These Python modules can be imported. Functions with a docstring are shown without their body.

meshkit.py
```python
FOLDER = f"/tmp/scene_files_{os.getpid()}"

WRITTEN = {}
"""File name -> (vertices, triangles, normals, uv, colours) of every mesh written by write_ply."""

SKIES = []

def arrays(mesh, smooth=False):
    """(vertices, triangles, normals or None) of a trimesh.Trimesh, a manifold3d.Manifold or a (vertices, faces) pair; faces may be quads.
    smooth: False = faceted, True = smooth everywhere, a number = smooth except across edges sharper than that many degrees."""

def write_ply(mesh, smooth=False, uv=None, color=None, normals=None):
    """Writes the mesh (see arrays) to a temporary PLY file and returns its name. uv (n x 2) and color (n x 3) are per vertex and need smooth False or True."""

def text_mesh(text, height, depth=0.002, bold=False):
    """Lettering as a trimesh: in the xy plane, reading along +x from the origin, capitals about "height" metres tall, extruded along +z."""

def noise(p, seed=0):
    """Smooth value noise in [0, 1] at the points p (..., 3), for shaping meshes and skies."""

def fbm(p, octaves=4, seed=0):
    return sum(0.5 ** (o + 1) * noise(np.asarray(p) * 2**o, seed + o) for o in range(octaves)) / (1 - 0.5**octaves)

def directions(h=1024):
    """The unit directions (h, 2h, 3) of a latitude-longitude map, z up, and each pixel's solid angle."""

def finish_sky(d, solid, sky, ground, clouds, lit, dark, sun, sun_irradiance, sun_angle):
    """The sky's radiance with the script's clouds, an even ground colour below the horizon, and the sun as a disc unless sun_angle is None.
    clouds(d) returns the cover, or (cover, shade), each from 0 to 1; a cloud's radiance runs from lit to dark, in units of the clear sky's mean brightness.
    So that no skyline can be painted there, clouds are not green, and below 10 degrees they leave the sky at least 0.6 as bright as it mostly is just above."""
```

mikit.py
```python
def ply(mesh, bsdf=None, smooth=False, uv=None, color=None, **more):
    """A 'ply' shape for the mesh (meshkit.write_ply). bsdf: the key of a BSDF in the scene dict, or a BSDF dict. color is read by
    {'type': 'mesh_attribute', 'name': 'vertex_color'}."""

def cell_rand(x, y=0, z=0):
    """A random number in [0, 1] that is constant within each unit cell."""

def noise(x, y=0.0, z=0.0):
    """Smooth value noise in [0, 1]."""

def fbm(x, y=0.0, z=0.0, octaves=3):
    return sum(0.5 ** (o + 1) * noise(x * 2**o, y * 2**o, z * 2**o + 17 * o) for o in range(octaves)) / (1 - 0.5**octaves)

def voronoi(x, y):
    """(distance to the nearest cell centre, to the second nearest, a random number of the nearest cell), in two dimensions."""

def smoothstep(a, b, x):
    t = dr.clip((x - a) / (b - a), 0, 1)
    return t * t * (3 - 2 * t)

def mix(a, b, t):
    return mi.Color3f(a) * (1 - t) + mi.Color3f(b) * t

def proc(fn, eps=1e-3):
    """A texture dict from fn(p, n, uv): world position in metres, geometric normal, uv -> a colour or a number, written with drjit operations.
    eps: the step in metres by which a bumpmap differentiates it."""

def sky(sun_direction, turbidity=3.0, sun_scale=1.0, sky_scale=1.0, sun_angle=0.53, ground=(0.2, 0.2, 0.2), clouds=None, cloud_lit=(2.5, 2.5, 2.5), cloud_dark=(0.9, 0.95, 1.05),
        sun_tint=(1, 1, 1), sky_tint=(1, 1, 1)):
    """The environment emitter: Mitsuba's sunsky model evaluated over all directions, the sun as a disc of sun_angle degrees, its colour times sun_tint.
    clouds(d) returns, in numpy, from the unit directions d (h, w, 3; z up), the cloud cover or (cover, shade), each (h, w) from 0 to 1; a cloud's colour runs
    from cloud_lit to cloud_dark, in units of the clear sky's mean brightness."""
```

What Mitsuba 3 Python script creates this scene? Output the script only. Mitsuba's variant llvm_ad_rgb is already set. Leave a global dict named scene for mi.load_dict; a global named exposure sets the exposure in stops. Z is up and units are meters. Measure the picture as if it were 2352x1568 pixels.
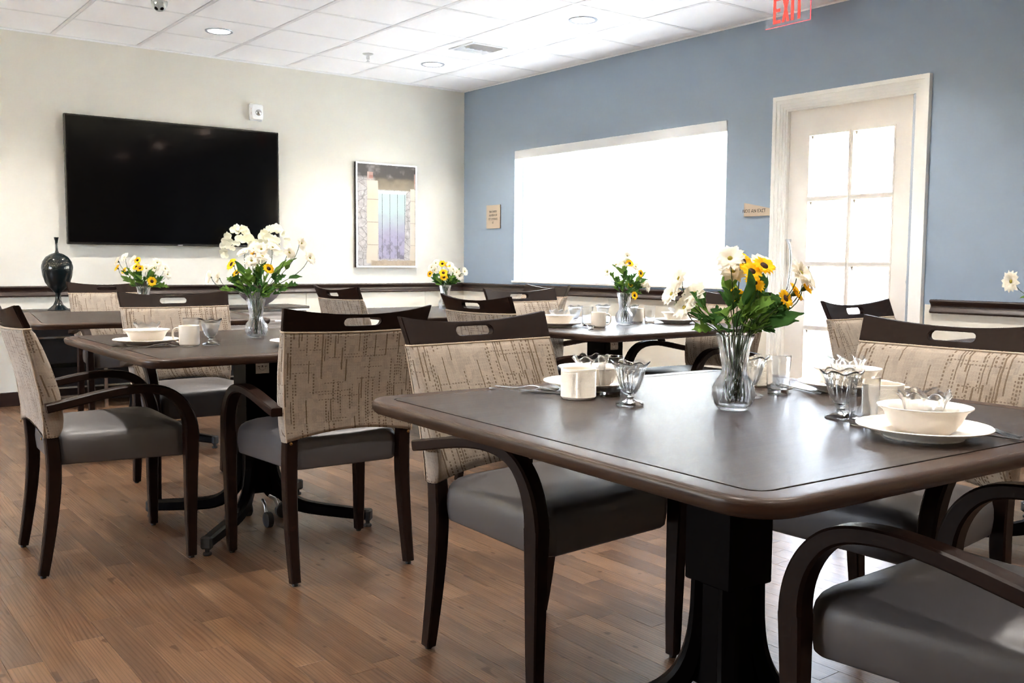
import math, random
import numpy as np, trimesh, drjit as dr, mitsuba as mi, mikit, meshkit
import manifold3d as m3
from shapely.geometry import Polygon, Point, box as sbox
from shapely.ops import unary_union
from mikit import noise, fbm, cell_rand, smoothstep, mix

T = mi.ScalarTransform4f
PI = math.pi
scene, labels = {}, {}

# ------------------------------------------------------------------ camera
CAM = np.array([-5.33054, -7.75194, 1.06683])
YAW, PITCH, ROLL, FPX = 0.917898, -0.0812737, 0.0070713, 2204.16
fwd = np.array([math.cos(YAW)*math.cos(PITCH), math.sin(YAW)*math.cos(PITCH), math.sin(PITCH)])
_r = np.array([math.sin(YAW), -math.cos(YAW), 0.0]); _u = np.cross(_r, fwd)
UP = -_r*math.sin(ROLL) + _u*math.cos(ROLL)
scene['camera'] = {'type': 'perspective', 'fov': math.degrees(2*math.atan(1176/FPX)), 'fov_axis': 'x', 'near_clip': 0.05, 'far_clip': 200.0,
                   'to_world': T().look_at(origin=CAM.tolist(), target=(CAM+fwd).tolist(), up=UP.tolist())}
# ------------------------------------------------------------------ sky, exposure, lamp power
exposure = 3.3
SKY_SCALE, CAN_POWER = 10.0, 190.0
scene['sky'] = mikit.sky((-0.35, 0.45, 0.8), turbidity=4.0, sun_scale=SKY_SCALE*3.5, sky_scale=SKY_SCALE*1.3, ground=(0.45, 0.47, 0.42),
                         clouds=lambda d: 0.75*np.clip(meshkit.fbm(d*3.0 + 5.0, 4)*2.2 - 0.45, 0, 1), cloud_lit=(1.9, 1.9, 1.95), cloud_dark=(1.2, 1.25, 1.3))

# ------------------------------------------------------------------ helpers
def S(r, g, b):
    return [((c/255)/12.92 if c/255 <= .04045 else ((c/255+.055)/1.055)**2.4) for c in (r, g, b)]

def rgb(c):
    return {'type': 'rgb', 'value': list(map(float, c))}

def mat(name, color, rough=.5, spec=.5, metallic=0., coat=0., two=True, **k):
    b = {'type': 'principled', 'base_color': color if isinstance(color, dict) else rgb(color), 'roughness': rough, 'specular': spec, 'metallic': metallic, **k}
    if coat: b.update(clearcoat=coat, clearcoat_gloss=.95)
    scene[name] = {'type': 'twosided', 'b': b} if two else b
    return name

used = {}
def numbered(name):
    n = used.get(name, -1) + 1
    used[name] = n
    return name if n == 0 else f'{name}_{n:03d}'

def put(key, shape, M=None):
    """one entry of the scene; returns its key"""
    key2 = numbered(key)
    d = dict(shape)
    if M is not None: d['to_world'] = T(np.asarray(M, float))
    scene[key2] = d
    return key2

def thing(name, label, cat, group=None):
    key = numbered(name)
    labels[key] = {'label': label, 'category': cat}
    if group: labels[key]['group'] = group
    return key

def struct(key, shape, M=None):
    k = put(key, shape, M)
    if '__' not in k: labels[k] = {'kind': 'structure'}
    return k

def X(x=0, y=0, z=0, rz=0., rx=0., ry=0., s=1.0):
    c, s_ = math.cos(rz), math.sin(rz)
    Rz = np.array([[c, -s_, 0], [s_, c, 0], [0, 0, 1]])
    c, s_ = math.cos(rx), math.sin(rx)
    Rx = np.array([[1, 0, 0], [0, c, -s_], [0, s_, c]])
    c, s_ = math.cos(ry), math.sin(ry)
    Ry = np.array([[c, 0, s_], [0, 1, 0], [-s_, 0, c]])
    M = np.eye(4); M[:3, :3] = Rz @ Rx @ Ry * s; M[:3, 3] = (x, y, z)
    return M

def frame(origin, zdir, spin=0., s=1.0):
    z = np.asarray(zdir, float); z /= np.linalg.norm(z)
    a = np.cross([0, 0, 1.0] if abs(z[2]) < .95 else [1.0, 0, 0], z); a /= np.linalg.norm(a); b = np.cross(z, a)
    a, b = a*math.cos(spin)+b*math.sin(spin), -a*math.sin(spin)+b*math.cos(spin)
    M = np.eye(4); M[:3, 0], M[:3, 1], M[:3, 2] = a*s, b*s, z*s; M[:3, 3] = origin
    return M

def moved(m, M):
    m = m.copy(); m.apply_transform(M); return m

def join(*ms):
    return trimesh.util.concatenate([m for m in ms])

def mesh(v, f):
    return trimesh.Trimesh(np.asarray(v, float), np.asarray(f, int), process=False)

def bx(x0, x1, y0, y1, z0, z1, b=0.):
    """box, its edges chamfered by b"""
    if b <= 0:
        m = trimesh.creation.box((x1-x0, y1-y0, z1-z0)); m.apply_translation(((x0+x1)/2, (y0+y1)/2, (z0+z1)/2)); return m
    pts = []
    for i in range(3):
        lo, hi = np.array([x0, y0, z0]), np.array([x1, y1, z1])
        l, h = lo+b, hi-b; l[i], h[i] = lo[i], hi[i]
        pts += [[(l, h)[a][0], (l, h)[c][1], (l, h)[d][2]] for a in (0, 1) for c in (0, 1) for d in (0, 1)]
    return trimesh.convex.convex_hull(np.array(pts))

def loft(rings, cap0=True, cap1=True, closed=False):
    rings = [np.asarray(r, float) for r in rings]
    n, k = len(rings[0]), len(rings)
    v = np.vstack(rings); f = []
    for i in range(k if closed else k-1):
        a, b = i*n, ((i+1) % k)*n
        j = np.arange(n); j2 = (j+1) % n
        f.append(np.stack([a+j, a+j2, b+j2], 1)); f.append(np.stack([a+j, b+j2, b+j], 1))
    f = np.vstack(f)
    for flag, i, rev in ((cap0, 0, True), (cap1, k-1, False)):
        if flag and not closed:
            ci = len(v); v = np.vstack([v, rings[i].mean(0)]); j = np.arange(n); j2 = (j+1) % n
            t = np.stack([i*n+j, i*n+j2, np.full(n, ci)], 1)
            f = np.vstack([f, t[:, ::-1] if rev else t])
    m = mesh(v, f)
    if m.volume < 0: m.invert()
    return m

def lathe(prof, n=48, mod=None, closed=False):
    """prof: (r, z) from bottom to top; mod(th, i) scales r and shifts z per ring"""
    th = np.arange(n)*2*PI/n
    rings = []
    for i, (r, z) in enumerate(prof):
        rr, zz, tt = np.full(n, r, float), np.full(n, z, float), th
        if mod is not None:
            a, b_, c_ = mod(th, i); rr, zz, tt = rr*a, zz+b_, th+c_
        rings.append(np.stack([rr*np.cos(tt), rr*np.sin(tt), zz], 1))
    if closed: return loft(rings, closed=True)
    return loft(rings, prof[0][0] > 1e-6 or True, True)

def tube(path, r, sides=8, caps=True):
    p = np.asarray(path, float); k = len(p)
    t = np.gradient(p, axis=0); t /= np.linalg.norm(t, axis=1, keepdims=True)+1e-12
    a = np.cross(t[0], [0, 0, 1.0] if abs(t[0][2]) < .9 else [1.0, 0, 0]); a /= np.linalg.norm(a)
    rr = np.broadcast_to(r, (k,)); ang = np.arange(sides)*2*PI/sides; rings = []
    for i in range(k):
        a = a - t[i]*(a @ t[i]); a /= np.linalg.norm(a); b = np.cross(t[i], a)
        rings.append(p[i] + rr[i]*(np.cos(ang)[:, None]*a + np.sin(ang)[:, None]*b))
    return loft(rings, caps, caps)

def spline(pts, n):
    from scipy.interpolate import CubicSpline
    p = np.asarray(pts, float); d = np.r_[0, np.cumsum(np.linalg.norm(np.diff(p[:, :3], axis=0), axis=1))]
    return CubicSpline(d, p)(np.linspace(0, d[-1], n))

def bar(path, side=(1, 0, 0), ch=.12, caps=True):
    """path rows: x y z w t - a bar of width w along side and thickness t in the plane across it, edges chamfered"""
    p = np.asarray(path, float); t = np.gradient(p[:, :3], axis=0); t /= np.linalg.norm(t, axis=1, keepdims=True)
    rings = []
    for i in range(len(p)):
        s = np.asarray(side, float); s = s - t[i]*(s @ t[i]); s /= np.linalg.norm(s); n = np.cross(t[i], s)
        w, h = p[i, 3]/2, p[i, 4]/2; c = ch*min(w, h)*2
        q = [(w-c, -h), (w, -h+c), (w, h-c), (w-c, h), (-w+c, h), (-w, h-c), (-w, -h+c), (-w+c, -h)]
        rings.append([p[i, :3] + a*s + b*n for a, b in q])
    return loft(rings, caps, caps)

def extrude(poly, h, z0=0.):
    m = trimesh.creation.extrude_polygon(poly, h, engine='earcut'); m.apply_translation((0, 0, z0)); return m

def slab(poly, d, bev):
    """extruded outline with a small chamfer on both faces (outline scaled in by offsetting)"""
    cs = lambda g: m3.CrossSection([np.asarray(g.exterior.coords)[:-1]] + [np.asarray(r.coords)[:-1] for r in g.interiors], m3.FillRule.EvenOdd)
    a = m3.Manifold.extrude(cs(poly), d-2*bev).translate((0, 0, bev))
    b = m3.Manifold.extrude(cs(poly.buffer(-bev)), d)
    return a + b

def from_m3(m):
    q = m.to_mesh(); return mesh(q.vert_properties[:, :3], q.tri_verts)

def rrect(hx, hy, r, n=8):
    """points of a rounded rectangle, counter-clockwise"""
    out = []
    for cx, cy, a0 in ((hx-r, hy-r, 0), (-hx+r, hy-r, 90), (-hx+r, -hy+r, 180), (hx-r, -hy+r, 270)):
        for k in range(n+1):
            a = math.radians(a0 + 90*k/n); out.append((cx+r*math.cos(a), cy+r*math.sin(a)))
    return np.array(out)

def rring(hx, hy, r, inset, z, n=8):
    p = rrect(hx-inset, hy-inset, max(r-inset, .004), n)
    return np.c_[p, np.full(len(p), z)]

# ------------------------------------------------------------------ materials
mat('cream_paint', S(217, 213, 202), .75, .3)
mat('blue_paint', S(138, 153, 169), .75, .3)
mat('wainscot_paint', S(222, 216, 201), .55, .4)
mat('ceiling_white', S(248, 248, 248), .9, .2)
mat('grid_white', S(238, 238, 238), .6, .3)
mat('white_trim', S(238, 236, 230), .4, .5)
mat('door_paint', S(232, 226, 218), .45, .5)
mat('white_plastic', S(246, 247, 247), .4, .5)
mat('dark_wood', S(22, 13, 10), .40, .08)
mat('rail_wood', S(32, 21, 19), .38, .35)
mat('black_metal', S(5, 4, 5), .36, .025)
mat('black_rubber', S(18, 18, 19), .6, .4)
mat('steel', S(190, 190, 190), .22, .5, metallic=1.0)
mat('chrome', S(205, 206, 208), .12, .5, metallic=1.0)
mat('brass', S(120, 86, 45), .35, .5, metallic=1.0)
mat('gray_vinyl', S(62, 60, 61), .42, .40)
mat('china', S(238, 229, 216), .18, .5, coat=.3)
mat('tv_screen', S(2, 2, 3), .06, .07)
mat('tv_plastic', S(6, 6, 7), .3, .3)
mat('teal_glaze', S(6, 14, 18), .09, .35)
mat('gray_glaze', S(120, 112, 114), .3, .5)
mat('dark_panel', S(18, 18, 20), .3, .15)
mat('sign_tan', S(176, 160, 142), .5, .4)
mat('sign_edge', S(70, 62, 56), .5, .4)
mat('ink', S(52, 46, 44), .6, .3)
mat('paper', S(214, 210, 204), .6, .3)
mat('silver_frame', S(220, 220, 222), .3, .5, metallic=.6)
mat('alu_gray', S(168, 176, 186), .35, .5, metallic=.3)
mat('stem_green', S(46, 62, 30), .5, .4)
mat('petal_yellow_eye', S(40, 20, 10), .8, .2)
mat('daisy_eye', S(150, 138, 60), .8, .2)
mat('foliage_trunk', S(96, 78, 62), .8, .2)
mat('pale_ground', S(208, 212, 200), .9, .1)
mat('concrete', S(226, 223, 218), .9, .1)
mat('lamp_reflector', S(150, 128, 116), .4, .3)
mat('red_print', S(40, 4, 3), .5, .4)
def thin(name, c, trans=.9, rough=.6):
    scene[name] = {'type': 'principledthin', 'base_color': rgb(c), 'roughness': rough, 'diff_trans': trans, 'specular': .3} if False else \
                  {'type': 'principledthin', 'base_color': rgb(c), 'roughness': rough, 'diff_trans': trans}
thin('petal_white', S(246, 240, 226), .7)
thin('petal_yellow', S(252, 212, 52), .8)
thin('petal_orchid', S(250, 247, 226), .7)
thin('leaf_green', S(98, 128, 58), .9)
thin('leaf_dark', S(54, 86, 44), .8)
thin('shade_cloth', S(246, 246, 246), 1.1, .9)
thin('hedge_leaf', S(92, 128, 80), .8)
scene['glass'] = {'type': 'dielectric', 'int_ior': 1.42, 'ext_ior': 1.0}
scene['pane'] = {'type': 'thindielectric', 'int_ior': 1.5, 'ext_ior': 1.0}
scene['plastic_clear'] = {'type': 'dielectric', 'int_ior': 1.28, 'ext_ior': 1.0}

PW, PL = .0875, .92
def floor_color(p, n, uv):
    row = dr.floor(p.x/PW); off = cell_rand(row, 3, 5)*PL
    col = dr.floor((p.y+off)/PL); r = cell_rand(row, col, 11); r2 = cell_rand(row, col, 12); r3 = cell_rand(row, col, 13)
    fx = p.x/PW - row
    wx = noise(p.x*6 + r*40, p.y*1.3 + r2*30)*5 + noise(p.x*19 + r*9, p.y*4 + r3*7)*1.2
    ringy = dr.sin((p.x*(70 + 60*r3) + wx*(.35+.9*r2))*2*PI)
    gr = fbm(p.x*220, p.y*6+r*20, 0, 2); patch = fbm(p.x*8 + r*9, p.y*2.2 + r2*9, 0, 3)
    base = mix(S(68, 48, 34), S(84, 62, 46), r)
    base = mix(base, S(52, 36, 27), smoothstep(.85, 1.0, r2)*.5)
    base = mix(base, S(112, 84, 60), smoothstep(.50, .80, patch)*.40)
    base = mix(base, S(56, 39, 29), smoothstep(.45, .25, patch)*.32)
    base = base*(.66 + .18*smoothstep(-1, -.2, ringy))*(.80 + .40*gr)
    knot = noise(p.x*34+r*50, p.y*17+r2*50)
    base = mix(base, S(36, 24, 17), smoothstep(.92, .97, knot)*.6)
    return base
scene['floor_vinyl'] = {'type': 'twosided', 'b': {'type': 'principled', 'base_color': mikit.proc(floor_color), 'roughness': .36, 'specular': .36}}

def fabric_color(p, n, uv):
    x, y = uv.x, uv.y
    w = (noise(x*60, y*60)-.5)*.0012
    px, py = .0085, .0095
    ci = dr.floor((x+w)/px); fx = (x+w)/px - ci
    cj = dr.floor((y+w)/py); fy = (y+w)/py - cj
    seg = dr.floor((y + cell_rand(ci, 1, 3)*.4)/.075)
    pv = cell_rand(ci, seg, 21)
    seg2 = dr.floor((x + cell_rand(cj, 2, 4)*.4)/.07)
    ph = cell_rand(cj, seg2, 22)
    width = .13 + .15*cell_rand(ci, seg, 23)
    dash = dr.abs(dr.sin((y + cell_rand(ci, seg, 24))*PI/.0105))
    solid = smoothstep(.86, .88, pv)
    col = smoothstep(width+.08, width-.02, dr.abs(fx-.5)-.06*dash)
    vert = col*smoothstep(.66, .68, pv)*dr.maximum(solid, smoothstep(.45, .75, dash))
    dash2 = dr.abs(dr.sin((x + cell_rand(cj, seg2, 25))*PI/.0105))
    hor = smoothstep(.22, .12, dr.abs(fy-.5))*smoothstep(.86, .88, ph)*smoothstep(.5, .8, dash2)
    b1 = cell_rand(dr.floor(x/.017+noise(x*30, y*30)), dr.floor(y/.021+noise(y*30, x*30)), 31)
    base = mix(S(152, 139, 124), S(138, 126, 113), b1)
    lat = dr.maximum(smoothstep(.13, .03, dr.minimum(fx, 1-fx)), smoothstep(.13, .03, dr.minimum(fy, 1-fy)))
    base = mix(base, S(174, 161, 146), lat*.28*smoothstep(.25, .6, noise(x*120, y*120)))
    weave = .90 + .2*noise(x*900, y*900)
    return mix(base, S(86, 66, 44), dr.maximum(vert*.82, hor*.7))*weave
scene['fabric'] = {'type': 'twosided', 'b': {'type': 'principled', 'base_color': mikit.proc(fabric_color), 'roughness': .85, 'specular': .2, 'sheen': .3}}
mat('piping_fabric', S(176, 158, 138), .85, .2)

def wood_fn(a, b, sx, sy):
    def f(p, n, uv):
        g = fbm(p.x*sx, p.y*sy, p.z*90, 3)
        return mix(a, b, smoothstep(.25, .75, g))
    return f
scene['table_laminate'] = {'type': 'twosided', 'b': {'type': 'principled', 'base_color': mikit.proc(wood_fn(S(26, 18, 14), S(33, 24, 19), 3, 90)), 'roughness': .37, 'specular': .42}}
scene['table_edge'] = {'type': 'twosided', 'b': {'type': 'principled', 'base_color': mikit.proc(wood_fn(S(34, 22, 17), S(46, 32, 25), 7, 7)), 'roughness': .36, 'specular': .22}}
scene['gray_oak'] = {'type': 'twosided', 'b': {'type': 'principled', 'base_color': mikit.proc(wood_fn(S(122, 116, 110), S(172, 166, 160), 6, 60)), 'roughness': .5, 'specular': .4}}

# ================================================================== SETTING
XL, YF, H = -8.6, -11.0, 2.7104          # room: x from XL to 0, y from YF to 0
WT = .16
DY0, DY1, DZ = -4.662, -3.742, 2.085     # door opening
WY0, WY1, WZ0, WZ1 = -3.247, -.802, .893, 2.076

# floor planks laid along y
off_py = lambda row: None
def np_cell(x, y, z):
    x, y, z = (np.uint32(np.int64(math.floor(v)) + 1000000) for v in (x, y, z))
    with np.errstate(over='ignore'):
        h = x*np.uint32(374761393) + y*np.uint32(668265263) + z*np.uint32(2147483647)
        h = (h ^ (h >> np.uint32(13)))*np.uint32(1274126177)
        return float((h ^ (h >> np.uint32(16))) & np.uint32(0xFFFFFF))/16777215.0
PX0, PX1, PY0, PY1 = -5.25, 0., -7.4, 0.
struct('floor', mikit.ply(join(bx(XL, 0, YF, 0, -.06, -.0045), bx(XL, PX0, YF, 0, -.0045, 0), bx(PX0, 0, YF, PY0, -.0045, 0)), 'floor_vinyl'))
planks = []
for row in range(math.floor(PX0/PW), 0):
    off = np_cell(row, 3, 5)*PL
    for col in range(math.floor((PY0+off)/PL), math.floor((PY1+off-1e-6)/PL)+1):
        x0, x1 = max(row*PW, PX0), (row+1)*PW
        y0, y1 = max(col*PL-off, PY0), min((col+1)*PL-off, PY1)
        if x1-x0 < .004 or y1-y0 < .004: continue
        planks.append((x0, x1, y0, y1))
def plank_mesh(x0, x1, y0, y1):
    g, b = .0003, .0006
    r0 = [[x0+g, y0+g, -.0045], [x1-g, y0+g, -.0045], [x1-g, y1-g, -.0045], [x0+g, y1-g, -.0045]]
    r1 = [[q[0], q[1], -b] for q in r0]
    r2 = [[x0+g+b, y0+g+b, 0], [x1-g-b, y0+g+b, 0], [x1-g-b, y1-g-b, 0], [x0+g+b, y1-g-b, 0]]
    v = np.array(r0+r1+r2); f = [[8, 9, 10], [8, 10, 11]]
    for a in (0, 4):
        for i in range(4):
            j = (i+1) % 4; f += [[a+i, a+j, a+4+j], [a+i, a+4+j, a+4+i]]
    return mesh(v, f)
def seen_size(q):
    c = np.array([(q[0]+q[1])/2, (q[2]+q[3])/2, 0]) - CAM
    z = c @ fwd
    if z < .3 or abs(c @ _r) > z*.60 or (c @ _u) < -z*.40: return 0
    return (q[3]-q[2])/z**3
planks.sort(key=seen_size, reverse=True)
for q in planks[:298]:
    put('floor__plank', mikit.ply(plank_mesh(*q), 'floor_vinyl'))
k = put('floor__far_planks', mikit.ply(join(*[plank_mesh(*q) for q in planks[298:]]), 'floor_vinyl'))
labels[k] = {'kind': 'stuff'}

# walls
def wall_x(poly, x0, x1):
    """outline in (y, z) extruded from x0 to x1"""
    m = extrude(poly, x1-x0); v = m.vertices.copy()
    m.vertices = np.c_[v[:, 2]+x0, v[:, 0], v[:, 1]]; m.fix_normals(); return m
def wall_y(poly, y0, y1):
    m = extrude(poly, y1-y0); v = m.vertices.copy()
    m.vertices = np.c_[v[:, 0], v[:, 2]+y0, v[:, 1]]; m.fix_normals(); return m
struct('wall_right', mikit.ply(wall_x(sbox(YF, 0, WT, H+.3).difference(sbox(WY0, WZ0, WY1, WZ1)).difference(sbox(DY0, -.1, DY1, DZ)).union(sbox(YF, 0, DY0, .2)).union(sbox(DY1, 0, WT, .2)), 0, WT), 'blue_paint'))
struct('wall_back', mikit.ply(wall_y(sbox(XL-WT, 0, 0, H+.3), 0, WT), 'cream_paint'))
# unseen walls, the left one open for an out-of-view window
lw = [sbox(-4.4, .9, -1.9, 2.1)]
struct('wall_left', mikit.ply(wall_x(sbox(YF, 0, 0, H+.3).difference(unary_union(lw)), XL-WT, XL), 'cream_paint'))
struct('wall_front', mikit.ply(wall_y(sbox(XL-WT, 0, WT, H+.3), YF-WT, YF), 'cream_paint'))
def unseen_window(n, axis, a0, a1, at):
    fr = .05
    poly = sbox(a0, .9, a1, 2.1).difference(unary_union([sbox(a0+fr+i*(a1-a0-fr)/3, .95, a0+(i+1)*(a1-a0-fr)/3, 2.05) for i in range(3)]))
    f = wall_x if axis == 0 else wall_y
    k = struct(f'window_{n}', mikit.ply(f(poly, at, at+.05), 'white_trim'))
    struct(k+'__pane', mikit.ply(f(sbox(a0+.01, .91, a1-.01, 2.09), at+.024, at+.026), 'pane'))
unseen_window(2, 0, -4.4, -1.9, XL-.11)  # out of view, placed to light the cream wall and the ceiling

# wainscot panels below the chair rail
for i in range(7):
    x1 = -.45-(i-1)*1.22 if i else 0; x0 = max(-.45-i*1.22, XL)
    put('wall_back__wainscot_panel', mikit.ply(bx(x0+.0015, min(x1, -.002)-.0015, -.005, 0, .0, .872, .001), 'wainscot_paint'))
ys = [-.002, -.85, -2.07, -3.29, -3.655]
for a, b in zip(ys[:-1], ys[1:]):
    put('wall_right__wainscot_panel', mikit.ply(bx(-.005, 0, b+.0015, a-.0015, 0, .845, .001), 'wainscot_paint'))
ys = [-4.757, -5.9, -7.12, -8.34, -9.56, YF]
for a, b in zip(ys[:-1], ys[1:]):
    put('wall_right__wainscot_panel', mikit.ply(bx(-.005, 0, b+.0015, a-.0015, 0, .845, .001), 'wainscot_paint'))
# chair rail: two lips and a hollow between them
def rail_profile():
    top, bot = .8755, .7955
    p = [(0, top), (.020, top), (.027, top-.003), (.030, top-.009), (.028, top-.016)]
    for k in range(1, 8):
        a = k/8; p.append((.027-.015*math.sin(PI*a)**1.0, top-.016-(.080-.034)*a))
    p += [(.026, bot+.018), (.029, bot+.010), (.026, bot+.003), (.018, bot), (0, bot)]
    return np.array(p)
rp = rail_profile()
def rail_on(axis, a0, a1):
    m = extrude(Polygon(rp), abs(a1-a0)); v = m.vertices.copy()
    if axis == 'y': m.vertices = np.c_[v[:, 2]+a0, -v[:, 0], v[:, 1]]
    else: m.vertices = np.c_[-v[:, 0], v[:, 2]+a0, v[:, 1]]
    m.fix_normals(); return m
struct('trim_1', mikit.ply(rail_on('y', XL, 0), 'rail_wood', 40))
struct('trim_2', mikit.ply(rail_on('x', -3.63, 0), 'rail_wood', 40))
struct('trim_3', mikit.ply(rail_on('x', YF, -4.80), 'rail_wood', 40))
struct('baseboard_back', mikit.ply(bx(XL, 0, -.014, 0, 0, .102, .003), 'rail_wood'))
struct('baseboard_right', mikit.ply(join(bx(-.014, 0, -3.655, 0, 0, .102, .003), bx(-.014, 0, YF, -4.757, 0, .102, .003)), 'rail_wood'))

# ceiling: grid bars and lay-in tiles (two feet square) over the part that can be seen, plain beyond it
G = .6096
gx = [0.]+[-.6115-i*G for i in range(10)]          # x of the bars
gy = [0.]+[-.5775-i*G for i in range(14)]
GX0, GY0 = gx[-1], gy[-1]
struct('ceiling', mikit.ply(join(bx(XL, 0, YF, 0, H+.12, H+.2), bx(XL, GX0, YF, 0, H, H+.12), bx(GX0, 0, YF, GY0, H, H+.12)), 'ceiling_white'))
cans = {}
CANX, CANY = [-.92, -2.735, -4.56, -6.4], [-.872, -2.752, -4.60, -6.45, -8.3, -10.1]
VENT, DOME, SPRK = (-.974, -1.60), (-3.351, -1.50), (-1.535, -.884)
tile_protos = {}
for i in range(len(gx)-1):
    for j in range(len(gy)-1):
        x1, x0, y1, y0 = gx[i]-.016, gx[i+1]+.016, gy[j]-.016, gy[j+1]+.016
        poly = sbox(x0, y0, x1, y1)
        for cx in CANX:
            for cy in CANY: poly = poly.difference(Point(cx, cy).buffer(.088, 24))
        if len(poly.exterior.coords) == 5 and not poly.interiors:
            w, h = round(x1-x0, 3), round(y1-y0, 3)
            if (w, h) not in tile_protos: tile_protos[w, h] = mikit.ply(bx(-w/2, w/2, -h/2, h/2, 0, .016, .003), 'ceiling_white')
            put('ceiling__tile', tile_protos[w, h], X((x0+x1)/2, (y0+y1)/2, H+.0015))
        else:
            put('ceiling__tile', mikit.ply(extrude(poly, .016, H+.0015), 'ceiling_white'))
for x in gx[1:]: put('ceiling__grid_bar', mikit.ply(bx(x-.0115, x+.0115, GY0, 0, H, H+.03, .0015), 'grid_white'))
for y in gy[1:]: put('ceiling__grid_bar', mikit.ply(bx(GX0, 0, y-.0115, y+.0115, H+.0005, H+.029, .0015), 'grid_white'))
put('ceiling__wall_angle', mikit.ply(join(bx(GX0, 0, -.022, 0, H-.001, H+.02), bx(GX0, 0, -.003, 0, H-.012, H+.02)), 'grid_white'))
put('ceiling__wall_angle', mikit.ply(join(bx(-.022, 0, GY0, 0, H-.001, H+.02), bx(-.003, 0, GY0, 0, H-.012, H+.02)), 'grid_white'))

# recessed lights
ring = lathe([(.0775, .004), (.098, .004), (.0985, .0), (.096, -.004), (.082, -.005), (.0775, -.002)], 40, closed=True)
cone = lathe([(.0775, .0), (.068, .055), (.060, .10), (.0605, .10), (.0685, .055), (.0785, .0)], 40, closed=True)
lens = lathe([(.0595, .0), (.0595, .004)], 32)
ring_p, cone_p = mikit.ply(ring, 'alu_gray', 40), mikit.ply(cone, 'lamp_reflector', 40)
disc = mesh(*(lambda th: (np.vstack([np.c_[.0595*np.cos(th), .0595*np.sin(th), 0*th], [[0, 0, 0]]]), [[32, (i+1) % 32, i] for i in range(32)]))(np.arange(32)*2*PI/32))
lens_p = mikit.ply(disc, 'white_plastic', emitter={'type': 'area', 'radiance': rgb([CAN_POWER*c for c in (1.0, .955, .90)])})
CAN_NAMES = {(1, 0): 'white recessed ceiling light nearest the cream wall, above the television side', (0, 0): 'white recessed ceiling light nearest the room corner', (0, 1): 'white recessed ceiling light between the air vent and the exit sign'}
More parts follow.
